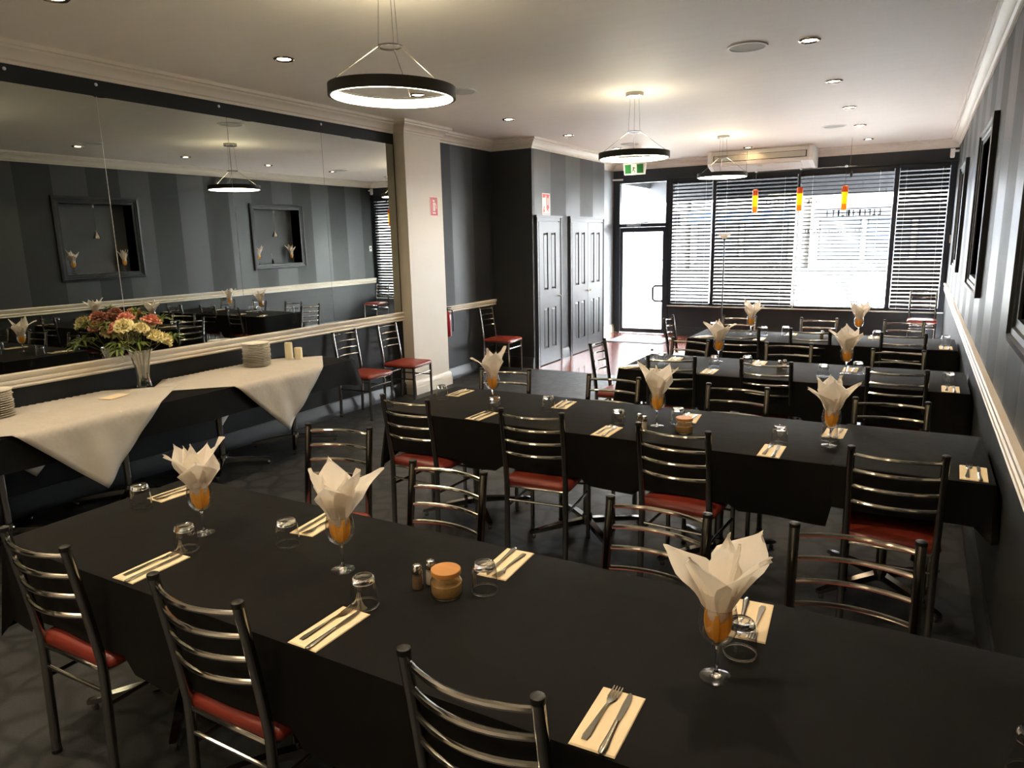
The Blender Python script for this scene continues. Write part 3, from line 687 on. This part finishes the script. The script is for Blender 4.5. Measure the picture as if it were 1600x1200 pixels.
# ------------------------------------------------------------------ tables and cloths
TOP = .742
def make_table():
    t = empty('dining_table', (0, 0, 0))
    MB().box(-.398, .398, -.385, .385, TOP-.03, TOP).build('table_top', 'table_wood', t, smooth=0)
    MB().lathe([(.024, .06), (.024, TOP-.04), (.12, TOP-.035), (.12, TOP-.03)], 14).build('pedestal', 'chrome', t)
    MB().lathe([(.0, .05), (.034, .05), (.034, .085), (.03, .115), (.024, .12)], 14).build('hub', 'chrome', t)
    f0 = None
    for k in range(4):
        a = PI/4+k*PI/2
        if f0 is None:
            mb = MB(); L = []
            for d, w, z0, z1 in ((.02, .02, .055, .09), (.2, .018, .045, .075), (.36, .014, .03, .05), (.375, .012, .03, .045)):
                L.append([(d, -w, z0), (d, w, z0), (d, w, z1), (d, -w, z1)])
            loft(mb, L); mb.lathe([(0, 0), (.012, 0), (.014, .012), (.007, .032)], 8, (.35, 0, 0)); f0 = mb.build('foot', 'chrome', t); q = f0
        else: q = f0.copy(); COL.objects.link(q)
        q.rotation_euler = (0, 0, a)
    return t
table0 = make_table(); _tu = [False]
def table(x, y, rz, label, group):
    if not _tu[0]: o = table0; _tu[0] = True
    else: o = copy_tree(table0)
    o.location = (x, y, 0); o.rotation_euler = (0, 0, rz); tag(o, label, 'table', group); return o
ROWS = {1: (1.60, [-2.47, -1.66, -.85, -.04]), 2: (3.85, [-2.49, -1.68, -.87, -.05]), 3: (5.81, [-1.66, -.85, -.05]), 4: (7.72, [-1.65, -.85, -.05])}
for T, (y, xs) in ROWS.items():
    for i, x in enumerate(xs):
        table(x, y, 0, 'chrome pedestal table under cloth, %s from striped wall in %s row' % (ORD[len(xs)-1-i], TN[T]), 'pedestal tables under black cloths')
BX = -4.866
for i, y in enumerate((1.27, 2.08, 2.88, 3.69, 4.48)):
    table(BX, y, PI/2, 'chrome pedestal table of the buffet, %s from the cream pilaster' % ORD[4-i], 'pedestal tables under black cloths')

def drape(name, x0, x1, y0, y1, z, hem, seed, seats=(), drops=(1, 1, 1, 1), corner=.05, mat_='cloth_black', flare=.012, hem_s=.486, hx0=None, hx1=None):
    """tablecloth: flat top, hanging skirts with soft folds; drops=(front,right,back,left) 0 = no skirt there"""
    rng = random.Random(seed); ph = [rng.uniform(0, 6.28) for _ in range(4)]
    P = []
    def side(a, b, nrm, k):
        L = math.dist(a, b); n = max(2, int(L/.05))
        for i in range(n):
            u = i/n; P.append(((a[0]+(b[0]-a[0])*u, a[1]+(b[1]-a[1])*u), nrm, k, min(u*L, (1-u)*L)))
    r = .015
    side((x0+r, y0), (x1-r, y0), (0, -1), 0)
    for j in range(3): a = -PI/2+PI/2*(j+.5)/3; P.append(((x1-r+r*math.cos(a), y0+r+r*math.sin(a)), (math.cos(a), math.sin(a)), 1, 0))
    side((x1, y0+r), (x1, y1-r), (1, 0), 1)
    for j in range(3): a = PI/2*(j+.5)/3; P.append(((x1-r+r*math.cos(a), y1-r+r*math.sin(a)), (math.cos(a), math.sin(a)), 1 if j < 1 else 2, 0))
    side((x1-r, y1), (x0+r, y1), (0, 1), 2)
    for j in range(3): a = PI/2+PI/2*(j+.5)/3; P.append(((x0+r+r*math.cos(a), y1-r+r*math.sin(a)), (math.cos(a), math.sin(a)), 3, 0))
    side((x0, y1-r), (x0, y0+r), (-1, 0), 3)
    for j in range(3): a = PI+PI/2*(j+.5)/3; P.append(((x0+r+r*math.cos(a), y0+r+r*math.sin(a)), (math.cos(a), math.sin(a)), 3, 0))
    n = len(P); rows = 7; V = []; F = []
    V += [(p[0][0]-p[1][0]*.012, p[0][1]-p[1][1]*.012, z) for p in P]
    for j in range(rows):
        u = j/(rows-1)
        for (p, nr, k, dc) in P:
            hang = drops[k]
            c = math.exp(-(dc/.12)**2) if hang and drops[k-1] and drops[(k+1) % 4] else 0
            hz = hem - corner*c
            if k in (0, 2) and dc > .02:
                for (s0, s1, sk) in seats:
                    if sk == k and s0-.06 < p[0] < s1+.06: hz = max(hz, hem_s)
            s = p[0]*7.3+p[1]*6.1
            rip = (math.sin(s*1.0+ph[0])*.5+math.sin(s*2.3+ph[1])*.35+math.sin(s*.37+ph[2])*.4)
            out = u*(flare+.010*rip)+(.045*c*u)
            if k in (1, 3): out = min(out, .06)
            if not hang: zz = z-.004*u; out = 0
            else: zz = z-.003-(z-.003-hz)*u + .004*math.sin(s*1.7+ph[3])*u
            V.append((min(max(p[0]+nr[0]*out, XL+.004), XR-.006), p[1]+nr[1]*out, zz))
    for j in range(rows):
        for i in range(n):
            a, b = j*n+i, j*n+(i+1) % n
            F.append((a, a+n, b+n, b))
    F.append(tuple(range(n)))
    o = MB().add(V, F).build(name, mat_, smooth=40)
    return o
s_ = lambda xs, k: [(x-.2, x+.2, k) for x in xs]
tag(drape('tablecloth', -2.89, -.25, 1.20, 2.0, .7465, .43, 1, s_([-2.43, -1.65, -.77], 0)+s_([-1.63, -.73], 2), (1, 0, 1, 1)), 'long black cloth over most of the front table', 'tablecloth', 'black tablecloths')
tag(drape('tablecloth', -.33, .36, 1.19, 2.01, .7495, .45, 2, s_([-.09], 2), (1, 1, 1, 0)), 'short black cloth overlapping at the striped wall end of the front table', 'tablecloth', 'black tablecloths')
tag(drape('tablecloth', -2.91, -.22, 3.45, 4.25, .7465, .452, 3, s_([-2.6, -1.79, -.96], 0)+s_([-1.72, -.91, -2.46], 2), (1, 0, 1, 1), corner=.09), 'long black cloth over most of the second table', 'tablecloth', 'black tablecloths')
tag(drape('tablecloth', -.28, .355, 3.44, 4.26, .7495, .55, 4, s_([-.02], 0)+s_([-.06], 2), (1, 1, 1, 0), hem_s=.55), 'short creased black cloth overlapping the striped wall end of the second table', 'tablecloth', 'black tablecloths')
tag(drape('tablecloth', -2.08, .36, 5.39, 6.23, .7465, .40, 5, s_([-1.66, -.905, -.08], 0)+s_([-1.8, -.86, -.06], 2), (1, 1, 1, 1)), 'black cloth over the whole third table', 'tablecloth', 'black tablecloths')
tag(drape('tablecloth', -2.06, .36, 7.33, 8.12, .7465, .40, 6, s_([-1.55, -.87, -.08], 0)+s_([-1.73, -.87, -.08], 2), (1, 1, 1, 1)), 'black cloth over the window table', 'tablecloth', 'black tablecloths')
tag(drape('tablecloth', -5.252, -4.476, .86, 4.92, .7465, .54, 7, (), (1, 1, 1, 1), corner=.04), 'long black cloth under the white overlays on the buffet', 'tablecloth', 'black tablecloths')

def overlay(cy, z, seed, label):
    """square white cloth laid cornerwise, its tips hanging over the buffet's two long edges"""
    h = .63; n = 36; rng = random.Random(seed); ph = [rng.uniform(0, 6) for _ in range(6)]
    xf, xb, cx = -4.458, -5.256, -4.88
    V, F = [], []
    for i in range(n+1):
        for j in range(n+1):
            a, b = -h+2*h*i/n, -h+2*h*j/n
            X, Y = (a+b)*.70711, (a-b)*.70711
            zz = z+.0016*(math.sin(X*19+ph[0])*math.sin(Y*13+ph[1])+1)*.8
            x = cx+X; y = cy+Y
            w = .03*math.sin(Y*15+ph[2]+X*4)+.018*math.sin(Y*29+ph[3]-X*6)
            if x > xf:
                d = x-xf; rr = .012
                x = xf+min(d, rr)*.8+max(0, d-.02)*(.07+w*1.3); zz = zz-.001-max(0, d-rr*.5)*.985
            elif x < xb:
                d = xb-x; x = xb-min(d, .008)*.5; zz = zz-max(0, d-.004)
            V.append((x, y, zz))
    for i in range(n):
        for j in range(n):
            k = i*(n+1)+j; F.append((k, k+1, k+n+2, k+n+1))
    o = MB().add(V, F).build('overlay_cloth', 'cloth_white', smooth=60)
    md = o.modifiers.new('thickness', 'SOLIDIFY'); md.thickness = .0014; md.offset = 1
    return tag(o, label, 'tablecloth', 'white overlay cloths on the buffet')
overlay(4.02, .7485, 2, 'white cloth laid cornerwise on the buffet under the plates and candles')
overlay(2.47, .7535, 5, 'white cloth laid cornerwise on the buffet beside the flower vase')
cd = tag(MB().box(-.055, .055, -.09, .09, 0, .003).build('folded_card', 'napkin', smooth=0), 'thin folded paper lying on the white buffet cloth near the vase', 'paper')
cd.location = (-4.93, 2.9, .760); cd.rotation_euler = (0, 0, .25)

# ------------------------------------------------------------------ place settings
def make_fork():
    t = MB()
    prof = [(-.10, .007, .0), (-.085, .0095, .001), (-.04, .0065, .003), (0, .004, .005), (.03, .0035, .004), (.042, .008, .002), (.052, .012, .001), (.062, .0125, .001)]
    loft(t, [[(-w, y, z), (w, y, z), (w*.8, y, z+.0022), (-w*.8, y, z+.0022)] for y, w, z in prof])
    for k in range(4):
        x = -.0105+.007*k
        loft(t, [[(x-w, y, z), (x+w, y, z), (x+w, y, z+.0018), (x-w, y, z+.0018)] for y, w, z in ((.060, .0024, .001), (.075, .0019, .002), (.092, .0017, .004), (.098, .001, .0055))])
    return t.build('fork', 'steel', smooth=40)
def make_knife():
    k = empty('knife', (0, 0, 0))
    loft(MB(), [[(x*w, y, .0035+z*th) for x, z in [(math.cos(a*PI/4), math.sin(a*PI/4)) for a in range(8)]] for y, w, th in ((-.112, .004, .002), (-.108, .0075, .0035), (-.09, .009, .0035), (-.05, .0065, .0035), (-.004, .0055, .003), (0, .006, .003))]).build('handle', 'steel', k, smooth=60)
    MB().prism([(-.005, 0), (.005, 0), (.0065, .012), (.0095, .05), (.009, .08), (.006, .1), (0, .106), (-.004, .1), (-.0055, .06), (-.005, .01)], .0025, .0042).build('blade', pbr('knife_blade', '8f8b84', .3, metal=1), k, smooth=0)
    return k
fork0, knife0 = make_fork(), make_knife()
def make_napkin():
    mb = MB()
    for k, (g, z) in enumerate(((0, 0), (.0015, .0011), (.003, .0022))):
        mb.box(-.052+g, .052-g*.5, -.108+g, .108-g, z, z+.0009)
    return mb.build('napkin', 'napkin', smooth=0)
nap0 = make_napkin()
def make_tumbler():
    t = empty('tumbler', (0, 0, 0))     # standing upside down
    MB().shell([(.041, 0), (.0405, .03), (.039, .06), (.036, .078), (.0325, .088)], 28).build('wall', 'glass', t)
    MB().lathe([(.0418, 0), (.0422, .002), (.0415, .0042), (.0385, .004), (.038, .002), (.0385, 0)], 28, closed=True).build('rim', 'glass_thick', t)
    MB().lathe([(.033, .074), (.0355, .079), (.032, .089), (.028, .0925), (.022, .0905), (0, .0895)], 28).build('thick_base', 'glass_thick', t)
    return t
tum0 = make_tumbler()
def make_goblet():
    t = empty('goblet', (0, 0, 0))
    MB().shell([(.006, .088), (.02, .094), (.034, .105), (.044, .125), (.047, .145), (.045, .168), (.040, .190)], 28).build('bowl', 'glass', t)
    MB().lathe([(.0405, .1885), (.0405, .191), (.0392, .191), (.0392, .1885)], 28, closed=True).build('rim', 'glass_thick', t)
    MB().lathe([(.008, .09), (.0048, .08), (.0042, .05), (.0045, .02), (.009, .008), (.014, .005)], 12).build('stem', 'glass_thick', t)
    MB().lathe([(0, 0), (.038, 0), (.0395, .0012), (.038, .0022), (.02, .004), (.012, .006), (0, .008)], 28).build('foot', 'glass_thick', t)
    return t
gob0 = make_goblet(); _first = {}
def inst(proto, x, y, z, rz, label, cat, group):
    if proto.name not in _first: _first[proto.name] = 1; o = proto
    else: o = copy_tree(proto)
    o.location = (x, y, z); o.rotation_euler = (0, 0, rz); return tag(o, label, cat, group)
ZT = {1: .7470, 2: .7470, 3: .7470, 4: .7470}
def topz(T, x): return .7502 if (T == 1 and x > -.335) or (T == 2 and x > -.285) else .7472
def setting(T, side, idx, nx, ny, deg, tx=None, ty=None):
    where = 'on %s side of %s, %s from striped wall' % (side, TN[T], ORD[idx])
    z = topz(T, nx); a = math.radians(deg-90); flip = 0 if side == 'room' else PI
    inst(nap0, nx, ny, z, a, 'folded cream napkin '+where, 'napkin', 'folded paper napkins at the settings')
    ca, sa = math.cos(a+flip), math.sin(a+flip)
    for proto, dx, dy, nm, g, tw in ((fork0, -.02, .014, 'fork', 'forks on the paper napkins', -.05), (knife0, .02, -.002, 'knife', 'knives on the paper napkins', .03)):
        inst(proto, nx+dx*ca-dy*sa, ny+dx*sa+dy*ca, z+.0034, a+flip+tw, 'steel %s ' % nm+where, nm, g)
    if tx is not None:
        inst(tum0, tx, ty, topz(T, tx), .3, 'upturned glass tumbler '+where, 'tumbler', 'upturned tumblers')
setting(1, 'room', 3, -2.16, 1.32, 92, -2.18, 1.465)
setting(1, 'room', 2, -1.35, 1.31, 90, -1.35, 1.455)
setting(1, 'room', 1, -.52, 1.31, 92)
inst(tum0, .27, 1.54, topz(1, .3), .2, 'upturned glass tumbler at the striped wall end of the front table', 'tumbler', 'upturned tumblers')
setting(1, 'window', 3, -2.74, 1.83, 88, -2.735, 1.66)
setting(1, 'window', 2, -1.92, 1.85, 97, -1.89, 1.665)
setting(1, 'window', 1, -1.11, 1.88, 93, -1.08, 1.695)
setting(1, 'window', 0, -.33, 1.88, 94, -.32, 1.705)
setting(2, 'room', 3, -2.25, 3.56, 88, -2.24, 3.70)
setting(2, 'room', 2, -1.43, 3.55, 89, -1.42, 3.70)
setting(2, 'room', 1, -.56, 3.55, 90, -.55, 3.70)
setting(2, 'room', 0, .28, 3.565, 88)
setting(2, 'window', 3, -2.74, 4.06, 91, -2.755, 3.86)
setting(2, 'window', 2, -1.92, 4.03, 96, -1.95, 3.865)
setting(2, 'window', 1, -1.10, 4.02, 96, -1.13, 3.88)
setting(2, 'window', 0, -.32, 4.03, 88, -.335, 3.885)
setting(3, 'room', 2, -2.0, 5.50, 60)
setting(3, 'room', 1, -1.37, 5.53, 91, -1.39, 5.76)
setting(3, 'room', 0, .25, 5.50, 89, .24, 5.64)
inst(tum0, -.56, 5.66, topz(3, 0), .2, 'upturned glass tumbler in the middle of the third table', 'tumbler', 'upturned tumblers')
setting(3, 'window', 3, -1.78, 5.98, 95, -1.82, 5.74)
setting(3, 'window', 1, -1.09, 6.05, 92, -1.15, 5.86)
setting(3, 'window', 0, -.40, 6.0, 90, -.34, 5.87)
inst(tum0, -1.99, 5.92, topz(3, 0), .2, 'upturned glass tumbler at the entry end of the third table', 'tumbler', 'upturned tumblers')
setting(4, 'room', 2, -1.92, 7.46, 60)
setting(4, 'room', 1, -1.36, 7.49, 92, -1.37, 7.80)
setting(4, 'room', 0, .27, 7.47, 90, .27, 7.65)
inst(tum0, -1.96, 8.02, topz(4, 0), .2, 'upturned glass tumbler at the entry end of the window table', 'tumbler', 'upturned tumblers')
setting(4, 'window', 1, -1.12, 7.98, 92, -1.17, 7.90)
setting(4, 'window', 0, -.34, 7.98, 92, -.31, 7.84)

def fan_napkins(x, y, z, seed, where, big=1.0):
    """orange paper pushed into the bowl and a white paper napkin fanned out above it"""
    rng = random.Random(seed)
    w = empty('white_napkin', (x, y, z), rng.uniform(0, 6.28), 'white napkin fanned from goblet '+where, 'napkin', 'fanned white napkins')
    pb = MB(); np_ = rng.choice((6, 7)); a0 = rng.uniform(0, 6.28)
    for k in range(np_):
        inner = k >= np_-2
        az = a0+2*PI*k/(np_-2)+rng.uniform(-.25, .25) if not inner else a0+rng.uniform(0, 6.28)
        L = rng.uniform(.175, .23) if not inner else rng.uniform(.17, .2)
        lean = math.radians(rng.uniform(18, 39) if not inner else rng.uniform(3, 10))
        hw = rng.uniform(.058, .082) if not inner else rng.uniform(.04, .055)
        crease = rng.uniform(.25, .6)*rng.choice((1, 1, -1)); skew = rng.uniform(-.45, .45); curl = rng.uniform(-.1, .25)
        wide = rng.uniform(.5, .68); nu, nv = 10, 8; V, F = [], []
        for i in range(nu+1):
            u = i/nu
            wd = .026+(hw-.026)*min(1, u/wide)**1.2 if u < wide else hw*(1-(u-wide)/(1-wide))**.9
            for j in range(nv+1):
                v = -1+2*j/nv
                t_ = wd*v+skew*hw*u*u
                le = lean*(u**.7)*(1+curl*u)
                d = .020+L*u*math.sin(le); h = L*u*math.cos(le)-.012*v*v*u
                d -= (abs(t_)**2)*6*(1-.6*u) + crease*(hw*.42)*(abs(((v*1.6+1) % 2)-1)-.5)*u
                d += .004*math.sin(9*u+5*v+k)
                d = max(d, .004); r_ = math.hypot(d, t_)
                cap = .031+max(0, u-.10)*.6
                if r_ > cap and u < .25: t_ *= cap/r_; d *= cap/r_
                x_ = d*math.cos(az)-t_*math.sin(az); y_ = d*math.sin(az)+t_*math.cos(az)
                V.append((x_*big, y_*big, .163+h))
        for i in range(nu):
            for j in range(nv):
                q_ = i*(nv+1)+j; F.append((q_, q_+1, q_+nv+2, q_+nv+1))
        pb.add(V, F)
    pb.shell([(.012, .150), (.026, .158), (.031, .172), (.030, .19), (.034*big, .21), (.042*big, .23)], 20)
    pb.build('paper', 'paper_white', w, smooth=24)
    o = MB(); n = 24; V, F = [], []
    ph = rng.uniform(0, 6)
    pr = [(.008, .100), (.018, .107), (.026, .124), (.029, .145), (.029, .165), (.027, .182)]
    for i, (r, zz) in enumerate(pr):
        for k in range(n):
            th = 2*PI*k/n; rr = r*(1+.22*(1 if k % 4 > 1 else -1)*(.4+.5*abs(math.sin(th+ph))))
            V.append((rr*math.cos(th), rr*math.sin(th), zz+.006*math.sin(3*th+ph)))
    for i in range(len(pr)-1):
        for k in range(n):
            a, b = i*n+k, i*n+(k+1) % n; F.append((a, b, b+n, a+n))
    F.append(tuple(reversed(range(n))))
    q = o.add(V, F).build('orange_napkin', 'paper_orange', smooth=25); q.location = (x, y, z)
    tag(q, 'crumpled orange napkin inside goblet '+where, 'napkin', 'orange napkins in the goblets')
GOB = [(-2.25, 1.59, 1, 'third'), (-1.57, 1.60, 1, 'second'), (-.35, 1.58, 1, 'first'), (-2.37, 3.89, 2, 'third'), (-1.22, 3.78, 2, 'second'), (-.32, 3.77, 2, 'first'),
       (-1.42, 6.02, 3, 'second'), (-.42, 5.83, 3, 'first'), (-1.51, 7.81, 4, 'second'), (-.49, 8.05, 4, 'first')]
for i, (x, y, T, w) in enumerate(GOB):
    wh = 'on %s, %s from striped wall' % (TN[T], w)
    inst(gob0, x, y, topz(T, x), 0, 'stemmed glass goblet stuffed with napkins on %s, %s from striped wall' % (TN[T], w), 'goblet', 'napkin goblets on the tables')
    fan_napkins(x, y, topz(T, x), 11+i, wh)
NG = [(XR+.10, 6.12, 1, 'toward the front'), (XR+.10, 6.92, 1, 'toward the window'), (XR+.10, 9.60, 2, 'toward the front'), (XR+.10, 10.42, 2, 'toward the window'), (XR+.10, 2.62, 0, 'toward the front'), (XR+.10, 3.42, 0, 'toward the window')]
for i, (x, y, k, w) in enumerate(NG):
    zz = NZ[0]+.1005; wh = 'in the niche %s, %s' % (['by front table', 'above third table', 'by the blinds'][k], w)
    inst(gob0, x, y, zz, 0, 'stemmed goblet with napkins standing '+wh, 'goblet', 'napkin goblets in the niches')
    fan_napkins(x, y, zz, 41+i, wh, .85)

def shaker(x, y, T, fill, label):
    t = empty('shaker', (x, y, topz(T, x)), 0, label, 'shaker', 'glass salt and pepper shakers')
    MB().lathe([(0, .002), (.016, .002), (.0165, .006), (.015, .043), (0, .043)], 16).build('filling', fill, t)
    MB().shell([(.018, 0), (.019, .004), (.0175, .035), (.0155, .056)], 16).build('glass_body', 'glass', t)
    MB().lathe([(.0165, .052), (.0172, .056), (.0165, .070), (.012, .078), (0, .08)], 16).build('cap', 'chrome_rung', t)
def jar(x, y, T, label):
    t = empty('sugar_jar', (x, y, topz(T, x)), 0, label, 'jar', 'sugar jars with wooden lids')
    MB().lathe([(0, .004), (.042, .004), (.046, .012), (.046, .03), (.046, .040), (.02, .036), (0, .034)], 24).build('sugar', 'sugar', t)
    MB().shell([(.044, 0), (.0485, .006), (.05, .03), (.0475, .05), (.041, .062), (.041, .07)], 28).build('glass_body', 'glass', t)
    MB().lathe([(0, 0), (.044, 0), (.046, .003), (.040, .0035), (0, .003)], 28).build('glass_foot', 'glass_thick', t)
    MB().lathe([(0, .068), (.044, .068), (.0455, .07), (.0455, .082), (.044, .084), (0, .084)], 28).build('lid', 'bamboo', t)
shaker(-1.272, 1.61, 1, 'pepper', 'glass pepper shaker with chrome top by the sugar jar, front table')
shaker(-1.253, 1.655, 1, 'salt', 'glass salt shaker with chrome top by the sugar jar, front table')
jar(-1.17, 1.62, 1, 'glass sugar jar with round bamboo lid on the front table')
shaker(-1.30, 3.71, 2, 'pepper', 'glass pepper shaker beside the middle goblet of the second table')
shaker(-1.255, 3.67, 2, 'salt', 'glass salt shaker beside the middle goblet of the second table')
jar(-1.045, 3.71, 2, 'glass sugar jar with round bamboo lid on the second table')
shaker(-.89, 5.79, 3, 'pepper', 'glass pepper shaker in the middle of the third table')
shaker(-.86, 5.84, 3, 'salt', 'glass salt shaker in the middle of the third table')
shaker(-.80, 7.75, 4, 'pepper', 'glass pepper shaker in the middle of the window table')

# ------------------------------------------------------------------ buffet things
def plate_stack(x, y, z, n, where, seed):
    rng = random.Random(seed); p0 = None
    for i in range(n):
        if p0 is None:
            p0 = MB().lathe([(0, 0), (.065, 0), (.07, .003), (.116, .013), (.12, .0155), (.119, .0165), (.112, .0150), (.068, .006), (0, .005)], 32).build('plate', 'china'); o = p0
        else: o = p0.copy(); COL.objects.link(o)
        o.location = (x+rng.uniform(-.004, .004), y+rng.uniform(-.004, .004), z+i*.0145)
        tag(o, 'white china plate, %s from bottom of stack %s' % (ORD[i], where), 'plate', 'white plates stacked '+where)
plate_stack(-5.03, 4.27, .7525, 14, 'beside the candles on the buffet', 3)
plate_stack(-5.07, 2.19, .7578, 12, 'by the frame edge of the buffet', 8)
for x, y, h, r, lab in ((-5.05, 4.66, .15, .036, 'taller'), (-4.955, 4.685, .105, .036, 'shorter')):
    t = empty('pillar_candle', (x, y, .7525), 0, lab+' ivory pillar candle at the end of the buffet', 'candle', 'ivory pillar candles')
    MB().lathe([(0, 0), (r, 0), (r+.001, .004), (r, h-.006), (r-.003, h+.002), (r-.008, h), (.012, h-.012), (0, h-.014)], 20).build('wax', 'wax', t)
    MB().tube([(0, 0, h-.016), (.001, 0, h+.004)], .0014, 5).build('wick', 'black', t)
# flowers
va = empty('glass_vase', (-5.08, 3.23, .7585), 0, 'tall flared cut glass vase on the buffet holding flowers', 'vase')
vm = MB(); n = 24; V, F = [], []
vp = [(.05, 0), (.052, .01), (.044, .05), (.042, .09), (.05, .15), (.066, .22), (.085, .285), (.081, .285), (.062, .22), (.046, .15), (.038, .09), (.04, .05), (.0, .02)]
for i, (r, z) in enumerate(vp):
    for k in range(n):
        rr = r*(1+(.05 if k % 2 else -.03)*(1 if i < 7 else 0)); V.append((rr*math.cos(2*PI*k/n), rr*math.sin(2*PI*k/n), z+(.004 if (i in (6, 7) and k % 2) else 0)))
for i in range(len(vp)-1):
    for k in range(n):
        a, b = i*n+k, i*n+(k+1) % n; F.append((a, b, b+n, a+n))
F.append(tuple(reversed(range(n))))
vm.add(V, F).build('cut_glass', thin_glass('cut_glass', (.82, .84, .80), .15, .9, .06, .4), va, smooth=12)
bq = empty('flower_bouquet', (-5.08, 3.23, .7785), 0, 'bouquet of salmon roses, cream carnations and spiky green leaves', 'flowers')
rg = random.Random(21)
def flower(px, py, pz, r, m, nl, ruffle):
    c = Vector((px, py, pz)); out = (c-Vector((0, 0, .18))).normalized()
    q = out.to_track_quat('Z', 'Y').to_matrix().to_4x4(); mx = Matrix.Translation(c) @ q
    mb = MB(); 
    for layer in range(nl):
        f = layer/(nl-1); np_ = 3+layer*2; tilt = math.radians(6+64*f); L = r*(.75+.35*f)
        for k in range(np_):
            a = 2*PI*(k+.5*(layer % 2))/np_+rg.uniform(-.15, .15); ww = L*(.7 if layer else .5)
            vs, fs = [], []; nu, nv = 4, 4
            for i in range(nu+1):
                u = i/nu
                for j in range(nv+1):
                    v = -1+2*j/nv
                    wid = ww*math.sin(PI*(.12+.72*u))*v
                    lean = tilt*(.25+.75*u)
                    d = .004+L*u*math.sin(lean); h = L*u*math.cos(lean)*1.05 - .35*r*f
                    d -= .35*abs(v)**2*L*(1-f)*.4
                    rf = ruffle*r*math.sin(v*5+k+layer)*u*u
                    x, y = d, wid
                    vs.append((x*math.cos(a)-y*math.sin(a), x*math.sin(a)+y*math.cos(a), h+rf))
            for i in range(nu):
                for j in range(nv):
                    p = i*(nv+1)+j; fs.append((p, p+1, p+nv+2, p+nv+1))
            mb.add(vs, fs, mx)
    return mb.build('rose' if m == 'rose' else 'carnation', m, bq, smooth=50)
def spray(px, py, pz, r, m='leaf', nb=18):
    c = Vector((px, py, pz)); mb = MB()
    base = Vector((px*.3, py*.3, .24))
    for k in range(nb):
        a = rg.uniform(0, 2*PI); el = rg.uniform(-.25, 1.1); d = Vector((math.cos(a)*math.cos(el), math.sin(a)*math.cos(el), math.sin(el)))
        d = (d+(c-base).normalized()*.35).normalized(); side_ = d.cross(Vector((0, 0, 1))).normalized()
        L = r*rg.uniform(.7, 1.15); w = r*.075
        vs = []
        for u, ww in ((0, .4), (.35, 1), (.7, .8), (1, .05)):
            p = c+d*L*u-Vector((0, 0, 1))*L*.55*u*u
            vs += [p-side_*w*ww, p+Vector((0, 0, .15*w)), p+side_*w*ww]
        fs = []
        for i in range(3):
            for j in range(2): fs.append((i*3+j, i*3+j+1, i*3+j+4, i*3+j+3))
        mb.add(vs, fs)
    mb.tube([base, (base+c)/2+Vector((0, 0, .02)), c], .003, 5)
    return mb.build('leaf_spray', m, bq, smooth=60)
HEADS = [(.05, .085, .47, .07, 'rose'), (.0, -.08, .50, .066, 'rose'), (-.06, .02, .53, .055, 'rose'), (.08, -.15, .46, .066, 'carnation'), (.10, .06, .36, .07, 'carnation'), (.06, .165, .32, .066, 'carnation'), (-.05, -.13, .44, .06, 'rose'), (-.08, .13, .44, .06, 'carnation'), (.09, -.03, .43, .055, 'carnation')]
for x, y, z, r, m in HEADS: flower(x, y, z, r, m, 5, .12 if m == 'rose' else .22)
for x, y, z, r in ((0, .01, .55, .11), (-.02, .22, .47, .11), (.03, .27, .33, .10), (.05, -.19, .34, .12), (.1, -.07, .33, .1), (-.07, -.2, .46, .11), (-.09, .1, .52, .1), (.09, -.22, .30, .1)): spray(x, y, z, r)
for x, y, z, r in ((.08, -.09, .38, .085), (.06, .03, .42, .08), (.04, .12, .30, .07), (-.02, -.02, .40, .09)): spray(x, y, z, r, 'leaf_dark', 12)
st = MB()
for k in range(9):
    a = k*.7; st.tube([(.02*math.cos(a), .02*math.sin(a), .01), (.022*math.cos(a+2), .022*math.sin(a+2), .15), (.05*math.cos(a+2.2), .05*math.sin(a+2.2), .28)], .003, 5)
st.build('stems', 'leaf_dark', bq)
